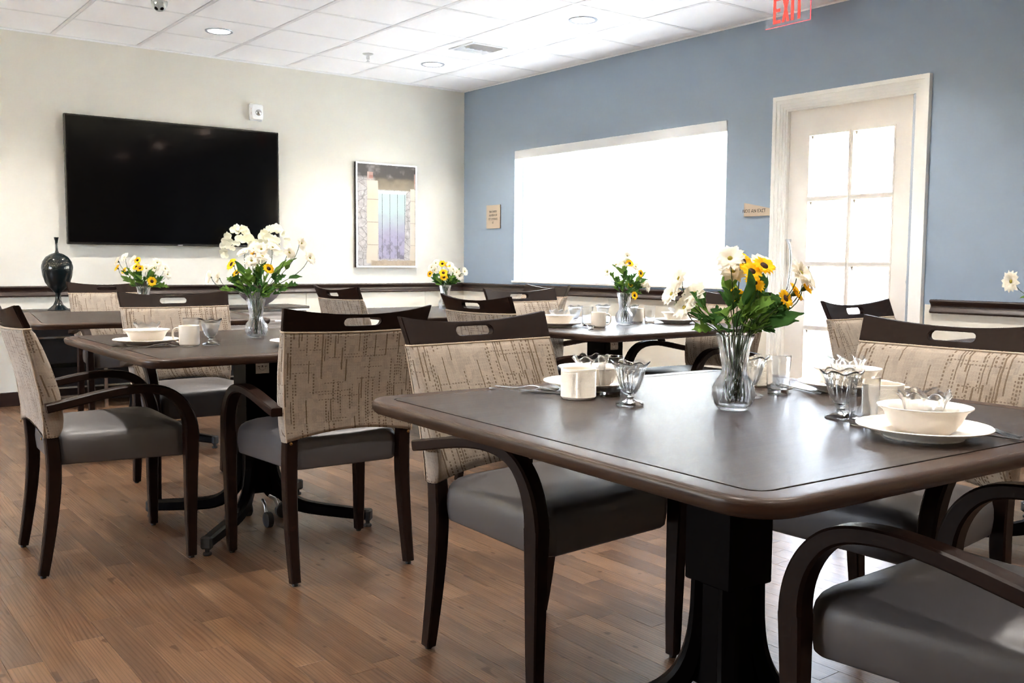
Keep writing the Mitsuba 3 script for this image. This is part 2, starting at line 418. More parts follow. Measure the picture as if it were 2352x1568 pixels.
for i, cx in enumerate(CANX):
    for j, cy in enumerate(CANY):
        lab = CAN_NAMES.get((i, j), 'round recessed ceiling light in the part of the ceiling out of view')  # lights out of view carry the grid on and light the near tables
        t = thing('recessed_light', lab, 'ceiling light', None if (i, j) in CAN_NAMES else 'recessed lights out of view')
        put(t+'__trim_ring', ring_p, X(cx, cy, H)); put(t+'__reflector', cone_p, X(cx, cy, H)); put(t+'__lens', lens_p, X(cx, cy, H+.085))

# window with roller shade
k = 'window_1'
fr = sbox(WY0, WZ0, WY1, WZ1).difference(unary_union([sbox(a, b, c, d) for a, c in ((WY0+.05, -2.50), (-2.45, -1.66), (-1.61, WY1-.05)) for b, d in ((WZ0+.05, 1.705), (1.745, WZ1-.05))]))
struct(k, mikit.ply(wall_x(fr, .10, .15), 'white_trim'))
struct(k+'__sill', mikit.ply(bx(-.018, .10, WY0-.02, WY1+.02, WZ0-.002, WZ0+.018, .004), 'white_trim'))
struct(k+'__pane', mikit.ply(wall_x(sbox(WY0+.02, WZ0+.02, WY1-.02, WZ1-.02), .124, .1255), 'pane'))
t = thing('roller_shade', 'white roller shade pulled down over the wide window in the blue wall', 'window shade')
put(t+'__valance', mikit.ply(bx(-.006, .07, WY0+.004, WY1-.004, WZ1-.078, WZ1-.001, .004), 'white_plastic'))
sv = np.array([[.062, y, z] for y in (WY0+.02, -.915) for z in (WZ0+.035, WZ1-.06)])
put(t+'__cloth', mikit.ply(mesh(sv, [[0, 2, 3], [0, 3, 1]]), 'shade_cloth'))
put(t+'__hem_bar', mikit.ply(bx(.055, .069, WY0+.02, -.915, WZ0+.024, WZ0+.046, .004), 'white_plastic'))

# door with casing and eight lites
k = 'door_1'
gz = [.245, .660, 1.075, 1.495, 1.907]; gyy = [-4.508, -4.213, -3.905]
sl = sbox(-4.652, .008, -3.752, 2.078)
lites = [sbox(gyy[i]+.011*(i == 1), gz[j]+(.011 if j else 0), gyy[i+1]-(.011 if i == 0 else 0), gz[j+1]-(.011 if j < 3 else 0)) for i in range(2) for j in range(4)]
struct(k, mikit.ply(wall_x(sl.difference(unary_union(lites)), .030, .075), 'door_paint'))
for q in lites:
    y0, z0, y1, z1 = q.bounds
    put(k+'__lite_moulding', mikit.ply(wall_x(q.buffer(.006, join_style=2).difference(q.buffer(-.004, join_style=2)), .024, .032), 'door_paint'))
    put(k+'__pane', mikit.ply(wall_x(q.buffer(.003, join_style=2), .051, .0535), 'pane'))
    put(k+'__glazing_clip', mikit.ply(wall_x(Polygon([(y1-.004, z1-.004), (y1-.024, z1-.004), (y1-.016, z1-.03)]), .042, .05), 'sign_edge'))
hp = spline([(.028, -3.785, 1.232), (-.022, -3.792, 1.232), (-.040, -3.815, 1.222), (-.042, -3.826, 1.195), (-.042, -3.826, .95), (-.040, -3.815, .905), (-.022, -3.792, .895), (.028, -3.785, .895)], 48)
put(k+'__handle', mikit.ply(tube(hp, .009, 10), 'chrome', 40))
put(k+'__peephole', mikit.ply(moved(lathe([(.0, -.002), (.010, -.002), (.011, 0), (.009, .003), (.0, .004)], 20), frame((.030, -4.622, .972), (-1, 0, 0))), 'steel', 40))
put(k+'__hinge_guard', mikit.ply(join(bx(.004, .030, -4.660, -4.628, .02, 2.075, .006)), 'alu_gray'))
# casing: stepped flat mouldings round the opening
def casing(y_in0, y_in1, z_in, w):
    steps = [(.0, .10, .012), (.012, .085, .017), (.045, .075, .022), (.078, .096, .030)]
    ms = []
    for a, b, d in [(0, w, .010), (.016, w, .017), (.036, w, .024), (.060, w, .034)]:
        o = sbox(y_in0-w, 0, y_in1+w, z_in+w); i = sbox(y_in0-a, -.1, y_in1+a, z_in+a)
        ms.append(wall_x(o.difference(i), -d, -.0))
    return join(*ms)
struct('trim_4', mikit.ply(casing(DY0, DY1, DZ, .086), 'white_trim'))
struct('trim_5', mikit.ply(wall_x(sbox(DY0, 0, DY1, DZ).difference(sbox(DY0+.012, -.1, DY1-.012, DZ-.012)), .0, WT), 'white_trim'))

# outside: pale ground, path, hedge shrubs
struct('ground', mikit.ply(join(bx(WT+.9, 60, -50, 50, -.12, -.06), bx(-60, XL-WT-.02, -50, 50, -.12, -.06), bx(XL-WT-.02, WT, -60, YF-WT-.02, -.12, -.06)), 'pale_ground'))  # ground tone kept pale to bounce daylight up to the ceiling
struct('path', mikit.ply(bx(WT, WT+.9, -20, 12, -.12, -.05), 'concrete'))
rng = random.Random(5); nrs = np.random.RandomState(7)
def shrub(x, y, h, r, label):
    t = thing('shrub', label, 'shrub')
    n = 1500; c = nrs.normal(size=(n, 3)); c /= np.linalg.norm(c, axis=1, keepdims=True); c *= nrs.uniform(.55, 1, (n, 1))
    c = c*np.array([r, r, h*.5]) + np.array([x, y, h*.55])
    a = nrs.normal(size=(n, 3)); a /= np.linalg.norm(a, axis=1, keepdims=True); b = np.cross(a, nrs.normal(size=(n, 3))); b /= np.linalg.norm(b, axis=1, keepdims=True)
    L, W = .05, .02
    v = np.stack([c-a*L, c+b*W, c+a*L, c-b*W], 1).reshape(-1, 3); q = np.arange(n)*4
    k = put(t+'__foliage', mikit.ply(mesh(v, np.vstack([np.stack([q, q+1, q+2], 1), np.stack([q, q+2, q+3], 1)])), 'hedge_leaf')); labels[k] = {'kind': 'stuff'}
    put(t+'__trunk', mikit.ply(tube([(x, y, -.06), (x, y, h*.6)], .03), 'foliage_trunk'))
shrub(6.4, -2.1, 1.5, .8, 'green shrub outside, seen through the lower right pane of the door')
shrub(9.0, -.4, 1.9, 1.0, 'larger green shrub standing farther off outside the glazed door')
shrub(5.6, -4.2, 1.0, .7, 'low green shrub outside, behind the lowest door panes')

# ================================================================== CHAIRS
WOOD = 'dark_wood'
def chair_parts():
    P = []
    add = lambda path, m, b, smooth=30, uv=None: P.append((path, mikit.ply(m, b, smooth, uv=uv)))
    zb_side, ztop = .476, .842
    C = .034                                           # bow of the back: ends forward of the middle
    def bow(x): return C*(1-(x/.265)**2)
    # rear legs and posts
    for s in (1, -1):
        path = spline([(.213*s, -.241, .010, .032, .032), (.213*s, -.222, .12, .036, .036), (.212*s, -.205, .25, .040, .041), (.211*s, -.198, .37, .043, .044), (.211*s, -.205, .49, .042, .042), (.214*s, -.226, .64, .034, .030), (.218*s, -.262, .80, .030, .020)], 26)
        add('leg', bar(path, ch=.10), WOOD)
        add('leg.foot_glide', lathe([(.009, 0), (.010, .004), (.009, .010)], 12), 'black_rubber'); P[-1] = (P[-1][0], P[-1][1], X(.213*s, -.241, 0))
    for s in (1, -1):
        path = spline([(.257*s, .240, .010, .031, .031), (.258*s, .240, .15, .036, .037), (.259*s, .242, .30, .040, .043), (.261*s, .245, .45, .045, .050)], 14)
        add('leg', bar(path, ch=.10), WOOD)
        add('leg.foot_glide', lathe([(.009, 0), (.010, .004), (.009, .010)], 12), 'black_rubber'); P[-1] = (P[-1][0], P[-1][1], X(.257*s, .240, 0))
    for s in (1, -1):
        path = spline([(.261*s, .245, .449, .045, .050), (.262*s, .240, .50, .046, .046), (.262*s, .218, .556, .047, .040), (.262*s, .172, .604, .047, .034), (.262*s, .10, .6245, .046, .030), (.262*s, .0, .6215, .045, .029), (.261*s, -.12, .600, .045, .029), (.260*s, -.224, .580, .044, .029)], 44)
        add('arm', bar(path, ch=.14), WOOD)
    # crest rail
    def crest_outline():
        n = 40; t = np.linspace(-1, 1, n)
        top = np.c_[t*.268, .897+.024*t**2]; bot = np.c_[t[::-1]*.261, .838+.008*t[::-1]**2]
        sl = unary_union([Point(-.054, .872).buffer(.0135, 8), Point(.054, .872).buffer(.0135, 8), sbox(-.054, .8585, .054, .8855)])
        return Polygon(np.vstack([top, bot])).difference(sl)
    cm = slab(crest_outline(), .022, .0025).refine_to_length(.03)
    v = from_m3(cm)
    q = v.vertices.copy()
    x, z, d = q[:, 0], q[:, 1], q[:, 2]-.011
    yc = -.268 - (z-.843)*.45 - bow(x)
    v.vertices = np.c_[x, yc+d, z]; v.fix_normals()
    add('crest_rail', v, WOOD, 35)
    # upholstered back
    def sec(vv):
        """front/rear y and half width at height fraction"""
        z = zb_side + (ztop-zb_side)*vv
        hw = np.interp(vv, [0, .25, .6, 1], [.236, .244, .254, .262])
        yr = np.interp(vv, [0, .15, .4, .7, 1], [-.226, -.226, -.236, -.258, -.283])
        th = np.interp(vv, [0, .06, .2, .4, .65, .85, .97, 1], [.050, .062, .066, .066, .058, .047, .036, .026])
        return z, hw, yr, th
    nu, nv = 26, 26; rings, uvs = [], []
    for j in range(nv+1):
        vv = j/nv; z, hw, yr, th = sec(vv); r = min(.014, th*.45)
        pts = []
        us = np.linspace(-1, 1, nu)
        rear = [(u*(hw-r*.3), yr) for u in us]
        front = [(u*(hw-r), yr+th+.006*math.cos(u*PI/2)*math.sin(PI*min(1, vv*1.02))) for u in us[::-1]]
        side_r = [(hw, yr+th*.25), (hw+.001, yr+th*.5), (hw-.001, yr+th*.75), (hw-r*.45, yr+th*.94)]
        side_l = [(-a, b) for a, b in side_r[::-1]]
        loop = np.array(rear + side_r + front + side_l)
        per = np.r_[0, np.cumsum(np.linalg.norm(np.diff(loop, axis=0), axis=1))]
        k = np.clip(1-(loop[:, 0]/hw)**2, 0, 1)
        zz = z + .030*k*(1-vv)**2 + (-.004)*k*vv
        rings.append(np.c_[loop[:, 0], loop[:, 1]-bow(loop[:, 0])*(.35+.65*vv), zz]); uvs.append(np.c_[per, zz])
    n = len(rings[0])
    rr = [np.vstack([r, r[:1]]) for r in rings]; uu = [np.vstack([u, [[u[-1, 0]+.01, u[0, 1]]]]) for u in uvs]
    V = np.vstack(rr); UV = np.vstack(uu); F = []; N1 = n+1
    for j in range(nv):
        for i in range(n):
            a, b, c, d = j*N1+i, j*N1+i+1, (j+1)*N1+i+1, (j+1)*N1+i
            F += [[a, b, c], [a, c, d]]
    # bottom and top strips between rear and front points
    for row, flip in ((0, True), (nv, False)):
        o = row*N1
        for i in range(nu-1):
            a, b, c, d = o+i, o+i+1, o+(nu+4)+(nu-2-i), o+(nu+4)+(nu-1-i)
            F += [[a, c, b], [a, d, c]] if flip else [[a, b, c], [a, c, d]]
    UV = UV*1.0
    add('backrest', mesh(V, F), 'fabric', True, uv=UV)
    add('backrest.piping', tube(np.vstack([rings[-1]+[0, 0, .001], rings[-1][:2]+[0, 0, .001]]), .0034, 6, False), 'piping_fabric', True)
    for s in (0, nu-1):
        add('backrest.piping', tube(np.array([r[s]+[0, -.0005, 0] for r in rings]), .0022, 6), 'piping_fabric', True)
    for s in (1, -1):
        P.append(('backrest.tack', mikit.ply(lathe([(.0, 0), (.0055, 0), (.005, .002), (.003, .0035), (.0, .004)], 14), 'brass', True), frame((.218*s, -.2285-bow(.218)*.4, .474), (0, -1, 0))))
    # seat cushion
    def outline(s, n=14):
        p = rrect(.5, .5, .10, n)*2
        fy = (p[:, 1]+1)/2
        hw = .205 + (.245-.205)*fy
        front = .022*(1-np.clip(np.abs(p[:, 0]), 0, 1)**2)*(fy > .5)
        return np.c_[p[:, 0]*hw*s, (-.195 + fy*.435 + front)*1.0]
    base = outline(1); ctr = np.array([0, .03])
    def rg(s, z): 
        q = ctr + (base-ctr)*s
        return np.c_[q, np.full(len(q), z)]
    arch = np.clip(1-(base[:, 1]/.24)**2, 0, 1)
    rings = []
    for s, z in ((.93, .372), (.965, .370), (.985, .375), (.995, .392), (1.004, .42), (1.0, .445), (.985, .462), (.955, .475), (.90, .486), (.8, .496), (.65, .504), (.45, .510), (.2, .513)):
        r = rg(s, z)
        if z < .40: r[:, 2] += .010*arch
        rings.append(r)
    add('seat', loft(rings), 'gray_vinyl', 50)
    return P
CHAIR = chair_parts()

def place_thing(name, protos, M, label, cat, group=None):
    t = thing(name, label, cat, group); last = {}
    for item in protos:
        path, shape = item[0], item[1]; L = item[2] if len(item) > 2 else np.eye(4)
        if '.' in path:
            a, b = path.split('.'); put(f'{last[a]}__{b}', shape, M @ L)
        else:
            last[path] = put(f'{t}__{path}', shape, M @ L)
    return t

HP = PI/2
chairs = [
    (-3.707, -5.783, -1.499, 'dining chair tucked under the far side of the nearest table, facing the camera'),
    (-3.795, -4.630, 1.537, 'patterned dining chair with its back to the camera at the middle left table'),
    (-4.413, -4.088, -.041, 'dining chair seen from its side, at the left end of the middle left table'),
    (-3.035, -6.374, PI, 'dining chair at the right side of the nearest table, behind the ribbed mug and tumbler'),
    (-3.786, -3.281, -1.587, 'dining chair facing the camera at the far side of the middle left table'),
    (-3.496, -.985, -1.569, 'dining chair at the far side of the left back table, before the sideboard'),
    (-2.310, -2.400, .034, 'dining chair left of the corner table, its dark crest rail below the framed picture'),
    (-2.486, -4.136, .013, 'dining chair at the left of the window table, dark back to the camera'),
    (-1.831, -3.556, -1.553, 'dining chair at the far side of the window table, facing the camera'),
    (-1.400, -2.590, 3.05, 'dining chair right under the window\'s left part, right of the corner table'),
    (-1.386, -4.216, 3.082, 'dining chair at the right side of the window table, behind the biggest bouquet'),
    (-1.622, -5.666, -1.512, 'dining chair in front of the white glazed door'),
    (-3.650, -6.980, HP, 'closest dining chair at bottom right, of which only arm and grey seat show'),
]
for x, y, a, lab in chairs:
    place_thing('dining_chair', CHAIR, X(x, y, 0, a-HP), lab, 'chair', 'dining chairs with patterned backs')

# ================================================================== TABLES
TZ, TS, TR = .750, .605, .085
def table_parts():
    P = []
    add = lambda path, m, b, smooth=30, L=np.eye(4): P.append((path, mikit.ply(m, b, smooth), L))
    panel = [rring(TS, TS, TR, .0555, TZ-.003), rring(TS, TS, TR, .0555, TZ-.0004), rring(TS, TS, TR, .0562, TZ), rring(TS, TS, TR, .3, TZ)]
    add('tabletop', loft(panel, False, True), 'table_laminate', 40)
    prof = [(.0500, TZ-.004), (.0505, TZ-.0006), (.0490, TZ), (.020, TZ), (.0100, TZ), (.0055, TZ-.0010), (.0022, TZ-.0034), (.0005, TZ-.0070), (0, TZ-.0115), (.0012, TZ-.019), (.0048, TZ-.0255), (.010, TZ-.0300), (.017, TZ-.032), (.3, TZ-.032)]
    add('edge_band', loft([rring(TS, TS, TR, .0555, TZ-.004)] + [rring(TS, TS, TR, i, z) for i, z in prof], False, True), 'table_edge', 40)
    P[-1][1].update()
    add('underframe', join(bx(-.28, .28, -.05, .05, TZ-.058, TZ-.0325, .003), bx(-.05, .05, -.28, .28, TZ-.058, TZ-.0325, .003), bx(-.2, -.16, -.2, .2, TZ-.048, TZ-.0325, .002), bx(.16, .2, -.2, .2, TZ-.048, TZ-.0325, .002)), 'black_metal')
    add('sleeve', bx(-.068, .068, -.068, .068, .368, TZ-.05, .004), 'black_metal')
    add('column', bx(-.054, .054, -.054, .054, .13, .40, .004), 'black_metal')
    for a in range(4):
        R = X(rz=PI/4+a*HP)
        path = spline([(.060, 0, .40, .044, .038), (.061, 0, .31, .044, .040), (.068, 0, .225, .044, .044), (.098, 0, .140, .044, .052), (.165, 0, .085, .044, .052), (.25, 0, .066, .044, .048), (.34, 0, .058, .044, .046), (.475, 0, .048, .042, .040)], 26)
        add('leg', moved(bar(path, side=(0, 1, 0), ch=.2), R), 'black_metal')
        add('leg.foot_glide', moved(join(bx(.458, .482, -.0215, .0215, .024, .0705, .006), moved(lathe([(.014, 0), (.016, .003), (.015, .010), (.008, .012), (.008, .030)], 16), X(.466, 0, 0))), R), 'black_rubber')
    for a in range(4):
        R = X(rz=a*HP)
        add('caster', moved(moved(lathe([(.006, -.014), (.026, -.014), (.031, -.010), (.031, .010), (.026, .014), (.006, .014)], 24), X(.108, 0, .031, rx=HP)), R), 'black_rubber', 40)
        add('caster.stem', moved(tube([(.088, 0, .030), (.085, 0, .06), (.075, 0, .085), (.05, 0, .10)], .007), R), 'chrome', True)
    card = bx(-.028, .028, -.0695, -.068, .62, .672)
    add('label_card', card, 'paper', False)
    marks = [bx(-.022, -.006, -.0699, -.0694, .666, .6685), bx(.002, .020, -.0699, -.0694, .666, .6685), bx(-.02, -.011, -.0699, -.0694, .647, .6495), bx(-.003, .003, -.0699, -.0694, .645, .652), bx(.010, .020, -.0699, -.0694, .647, .6495)]
    arc = [(.013*math.cos(t), -.0697, .646+.013*math.sin(t)) for t in np.linspace(PI, 2*PI, 12)]
    add('label_card.print', join(*marks, tube(arc, .0006, 4)), 'ink', False)
    add('latch', join(tube([(.16, -.2, TZ-.05), (.17, -.24, TZ-.062), (.16, -.27, TZ-.075), (.12, -.28, TZ-.07)], .007), moved(lathe([(.0, -.01), (.012, -.01), (.014, 0), (.012, .01), (.0, .01)], 16), X(.12, -.28, TZ-.066, rx=HP))), 'black_metal', 40)
    return P
TABLE = table_parts()
T1, T2, T3, T4, T5, T6 = (-3.678, -6.388, -.045), (-3.800, -4.035, .0), (-1.865, -4.03, .05), (-3.66, -2.03, -.14), (-1.85, -2.44, .0), (-1.46, -6.22, .0)
tabs = [(T1, 'dark dining table nearest the camera, with three place settings and the biggest bouquet'), (T2, 'dark dining table at middle left, with one white place setting and a bouquet'),
        (T3, 'dark dining table by the window, with a white mug at its near corner'), (T4, 'bare looking dark dining table in front of the dark sideboard'),
        (T5, 'dark dining table in the far corner of the room, mostly hidden by chairs'), (T6, 'dark dining table beyond the right edge, behind the chair at the nearest table\'s right')]
for (x, y, a), lab in tabs:
    place_thing('dining_table', TABLE, X(x, y, 0, a), lab, 'table')

# ================================================================== WALL AND CEILING OBJECTS
# television on the cream wall
t = thing('television', 'large black flat television mounted on the cream wall', 'television')
x0, x1, z0, z1 = -3.605, -1.930, 1.186, 2.146
put(t+'__housing', mikit.ply(join(bx(x0, x1, -.052, -.020, z0, z1, .003), bx(x0+.3, x1-.3, -.020, -.004, z0+.15, z1-.15, .003)), 'tv_plastic'))
put(t+'__screen', mikit.ply(bx(x0+.011, x1-.011, -.0535, -.05, z0+.016, z1-.011), 'tv_screen'))
put(t+'__badge', mikit.ply(bx(-2.79, -2.752, -.0545, -.052, z0+.002, z0+.007), 'silver_frame'))
# framed picture of an old door
px0, px1, pz0, pz1 = -1.192, -.557, 1.021, 1.962
def picture_fn(p, n, uv):
    u = (p.x-px0)/(px1-px0); v = (p.z-pz0)/(pz1-pz0)
    f1 = fbm(u*9, v*14, 3, 3); f2 = fbm(u*26, v*30, 7, 3); wob = (noise(v*9, 2.0)-.5)*.03
    stone = mix(S(168, 164, 162), S(226, 222, 218), f2*1.2-.1)
    c1, c2, r1 = mikit.voronoi(u*7+3, v*16)
    stone = mix(stone, S(120, 116, 112), smoothstep(.10, .02, c2-c1)*.55)
    lint = mix(S(150, 141, 124), S(72, 70, 68), smoothstep(.78, .93, v+f1*.06))
    col = mix(stone, lint, smoothstep(.745, .755, v)*smoothstep(.26, .34, u+wob))
    col = mix(col, mix(S(66, 66, 70), S(120, 118, 122), smoothstep(.5, .8, f1)), smoothstep(.86, .90, v+wob+.02*f2))
    d0 = (u-.335-.03*(1-v)); d1 = (.845-.06*(1-v)-u)
    door = smoothstep(0, .012, d0)*smoothstep(0, .012, d1)*smoothstep(.745, .74, v)*smoothstep(.085, .10, v+.02*f2)
    dc = mix(S(198, 220, 216), S(176, 172, 196), smoothstep(.66, .35, v+f1*.12))
    dc = mix(dc, S(122, 120, 136), smoothstep(.38, .12, v)*smoothstep(.4, .7, f2))
    pl = dr.abs((u-.30)/.125 - dr.round((u-.30)/.125))
    dc = mix(dc, S(86, 84, 96), smoothstep(.06, .01, pl)*.8)
    dc = mix(dc, S(214, 232, 222), smoothstep(.705, .715, v))
    col = mix(col, dc, door)
    pil = smoothstep(.17, .19, u+wob)*smoothstep(.365, .35, u+wob*.6)*smoothstep(.845, .83, v+wob)*smoothstep(.03, .05, v)
    course = dr.abs(v*4.6-dr.round(v*4.6))
    pc = mix(S(240, 232, 220), S(226, 212, 188), noise(u*4, v*3.1))
    pc = mix(pc, S(150, 142, 132), smoothstep(.03, .01, course)*.6)
    col = mix(col, pc, pil)
    pil2 = smoothstep(.885, .90, u+wob*.7)*smoothstep(.775, .765, v)
    col = mix(col, mix(pc, S(222, 214, 200), .4), pil2*smoothstep(.02, .04, v))
    gnd = smoothstep(.085, .07, v+.02*f2)*smoothstep(.22, .26, u)
    col = mix(col, mix(S(206, 190, 166), S(170, 152, 130), f2), gnd)
    brick = smoothstep(.84, .845, v)*smoothstep(.915, .91, v)*smoothstep(.18, .185, u)*smoothstep(.28, .275, u) + smoothstep(.955, .96, u)*smoothstep(.77, .775, v)*smoothstep(.92, .915, v)
    bc = mix(S(178, 120, 108), S(210, 190, 180), cell_rand(dr.floor(u*14), dr.floor(v*34)))
    return mix(col, bc, dr.minimum(brick, 1)*.8)*mi.Color3f(.60, .60, .62)
scene['picture_print'] = {'type': 'twosided', 'b': {'type': 'principled', 'base_color': mikit.proc(picture_fn), 'roughness': .6, 'specular': .15}}
t = thing('framed_picture', 'tall framed picture of an old weathered door in a stone wall', 'picture')
rim = sbox(px0, pz0, px1, pz1).difference(sbox(px0+.014, pz0+.014, px1-.014, pz1-.014))
put(t+'__frame', mikit.ply(wall_y(rim, -.034, -.030), 'silver_frame'))
put(t+'__frame_side', mikit.ply(wall_y(rim, -.030, -.002), 'tv_plastic'))
put(t+'__print', mikit.ply(bx(px0+.013, px1-.013, -.028, -.024, pz0+.013, pz1-.013), 'picture_print'))
# fire alarm strobe
t = thing('fire_alarm', 'small white fire alarm strobe on the cream wall above the television\'s right corner', 'fire alarm')
ax, az = -2.112, 2.300
put(t+'__back_box', mikit.ply(bx(ax-.055, ax+.055, -.030, 0, az-.068, az+.068, .006), 'white_plastic'))
put(t+'__cover', mikit.ply(moved(loft([rring(.050, .063, .014, 0, 0, 4), rring(.050, .063, .014, 0, .018, 4), rring(.046, .059, .014, 0, .030, 4), rring(.034, .045, .012, 0, .032, 4)]), X(ax, -.030, az, rx=HP)), 'white_plastic', 30))
put(t+'__lens', mikit.ply(moved(lathe([(.0, 0), (.026, 0), (.025, .010), (.017, .018), (.0, .021)], 24), X(ax+.006, -.0605, az-.006, rx=HP)), 'chrome', 40))
def wall_text(s, h, at, facing, squeeze=1.0, bold=False, depth=.0008):
    m = meshkit.text_mesh(s, h, depth, bold); w = m.bounds[1][0]-m.bounds[0][0]
    m.apply_translation((-(m.bounds[0][0]+w/2), 0, 0)); m.apply_scale((squeeze, 1, 1)) if squeeze != 1 else None
    M = np.eye(4)
    if facing == '-y': M[:3, 0], M[:3, 1], M[:3, 2] = (1, 0, 0), (0, 0, 1), (0, -1, 0)
    elif facing == 'up90': M[:3, 0], M[:3, 1], M[:3, 2] = (0, 0, 1), (0, -1, 0), (-1, 0, 0)
    else: M[:3, 0], M[:3, 1], M[:3, 2] = (0, -1, 0), (0, 0, 1), (-1, 0, 0)
    M[:3, 3] = at; return moved(m, M)
fm = meshkit.text_mesh('FIRE', .011, .0006, True); fm.apply_translation(-fm.bounds.mean(0))
Mf = np.eye(4); Mf[:3, 0], Mf[:3, 1], Mf[:3, 2] = (0, 0, -1), (0, 1, 0), (-1, 0, 0)
letters = []
for i, ch in enumerate('FIRE'):
    m = meshkit.text_mesh(ch, .011, .0006, True); m.apply_translation(-m.bounds.mean(0))
    Q = np.eye(4); Q[:3, 0], Q[:3, 1], Q[:3, 2] = (0, -1, 0), (0, 0, 1), (-1, 0, 0); Q[:3, 3] = (ax-.0552, -.040+.0, az+.024-.015*i)
    Q[:3, 3] = (ax-.0502, -.041, az+.024-.015*i); letters.append(moved(m, Q))
mat('fire_red', S(150, 70, 70), .5, .3)
put(t+'__lettering', mikit.ply(join(*letters), 'fire_red'))
# signs on the blue wall
t = thing('occupancy_sign', 'tan sign reading MAXIMUM NUMBER OF OCCUPANTS 47 on the blue wall', 'sign')
y0, y1, z0, z1 = -.600, -.388, 1.389, 1.605
put(t+'__plate', mikit.ply(bx(-.012, -.002, y0, y1, z0, z1, .001), 'sign_tan'))
put(t+'__edge', mikit.ply(bx(-.010, -.001, y0-.0016, y0, z0, z1), 'sign_edge'))
ym = (y0+y1)/2
put(t+'__lettering', mikit.ply(join(*[wall_text(s, .0195, (-.0122, ym, z), '-x', .82) for s, z in (('MAXIMUM', 1.535), ('NUMBER OF', 1.501), ('OCCUPANTS', 1.467), ('47', 1.433))]), 'ink'))
t = thing('exit_warning_sign', 'slanted tan sign reading NOT AN EXIT beside the door', 'sign')
put(t+'__plate', mikit.ply(wall_x(Polygon([(-3.641, 1.399), (-3.421, 1.399), (-3.421, 1.492), (-3.641, 1.447)]), -.012, -.001), 'sign_tan'))
put(t+'__edge', mikit.ply(wall_x(Polygon([(-3.643, 1.399), (-3.6405, 1.399), (-3.6405, 1.447), (-3.643, 1.447)]), -.0115, -.001), 'sign_edge'))
put(t+'__lettering', mikit.ply(wall_text('NOT AN EXIT', .0225, (-.0122, -3.508, 1.424), '-x', .98), 'ink'))
# hanging exit sign
t = thing('exit_sign', 'clear hanging sign with red letters EXIT under the ceiling', 'exit sign')
ex, ey0, ey1, ez0 = -.392, -4.185, -3.862, 2.523
put(t+'__panel', mikit.ply(bx(ex-.004, ex+.004, ey0, ey1, ez0, H-.012), 'pane'))
glow = {'type': 'area', 'radiance': rgb([.10, .014, .018])}
put(t+'__edge', mikit.ply(join(bx(ex-.004, ex+.004, ey0-.001, ey1+.001, ez0-.0035, ez0-.0003), bx(ex-.004, ex+.004, ey0-.0035, ey0-.0003, ez0, H-.014)), 'red_print', emitter=glow))
def exit_letter(ch, ya, yb):
    """condensed block capitals, u from 0 to 1 across and v from 0 to 1 up"""
    w = .40 if ch in 'ET' else .34
    g = {'E': [sbox(0, 0, .36, 1), sbox(0, 0, 1, .13), sbox(0, .435, .92, .565), sbox(0, .87, 1, 1)], 'I': [sbox(0, 0, 1, 1)], 'T': [sbox(0, .87, 1, 1), sbox(.31, 0, .69, 1)],
         'X': [Polygon([(0, 0), (.36, 0), (1, 1), (.64, 1)]), Polygon([(0, 1), (.36, 1), (1, 0), (.64, 0)])]}[ch]
    q = unary_union(g); from_uv = lambda p: [(ya + (yb-ya)*a, 2.540 + .156*b) for a, b in p]
    return wall_x(Polygon(from_uv(q.exterior.coords)), ex-.0062, ex-.0045)
m = [exit_letter(ch, a, b) for ch, a, b in (('E', -3.920, -3.976), ('X', -3.984, -4.040), ('I', -4.050, -4.072), ('T', -4.082, -4.136))]
put(t+'__lettering', mikit.ply(join(*m), 'red_print', emitter={'type': 'area', 'radiance': rgb([.10, .008, .006])}))
put(t+'__canopy', mikit.ply(bx(ex-.05, ex+.05, ey0+.01, ey1-.01, H-.012, H+.001, .004), 'white_plastic'))
# sprinkler
t = thing('sprinkler', 'small chrome fire sprinkler hanging from the white ceiling', 'sprinkler')
put(t+'__escutcheon', mikit.ply(moved(lathe([(.0, .002), (.042, .002), (.043, -.001), (.036, -.006), (.018, -.010), (.0, -.010)], 32), X(*SPRK, H+.001)), 'chrome', 40))
put(t+'__body', mikit.ply(moved(join(lathe([(.009, -.040), (.011, -.038), (.011, -.01), (.013, -.006)], 16), tube([(-.012, 0, -.020), (-.013, 0, -.035), (-.004, 0, -.05), (0, 0, -.056)], .0022, 6), tube([(.012, 0, -.020), (.013, 0, -.035), (.004, 0, -.05), (0, 0, -.056)], .0022, 6)), X(*SPRK, H)), 'chrome', 40))
put(t+'__deflector', mikit.ply(moved(lathe([(.0, -.060), (.016, -.060), (.016, -.058), (.0, -.058)], 20), X(*SPRK, H)), 'chrome', 40))
# air vent with louvres running two ways
t = thing('air_vent', 'square white ceiling air vent with slanted louvres', 'air vent')
vx, vy, vs = VENT[0], VENT[1], .152
put(t+'__frame', mikit.ply(moved(extrude(sbox(-vs-.012, -vs-.012, vs+.012, vs+.012).difference(sbox(-vs+.012, -vs+.012, vs-.012, vs-.012)), .012, -.008), X(vx, vy, H)), 'white_plastic'))
put(t+'__duct', mikit.ply(moved(join(bx(-vs+.01, vs-.01, -vs+.01, vs-.01, .0012, .0015)), X(vx, vy, H)), 'alu_gray'))
for i in range(7):
    o = -vs+.03+i*.0405
    put(t+'__louvre', mikit.ply(moved(bx(-.0125, .0125, -vs+.012, -.002, -.001, .001), X(vx+o, vy, H-.006, ry=.9)), 'white_plastic'))
    put(t+'__louvre', mikit.ply(moved(bx(-vs+.012, vs-.012, -.0085, .0085, -.001, .001), X(vx, vy+.012+i*.019, H-.006, rx=.9)), 'white_plastic'))
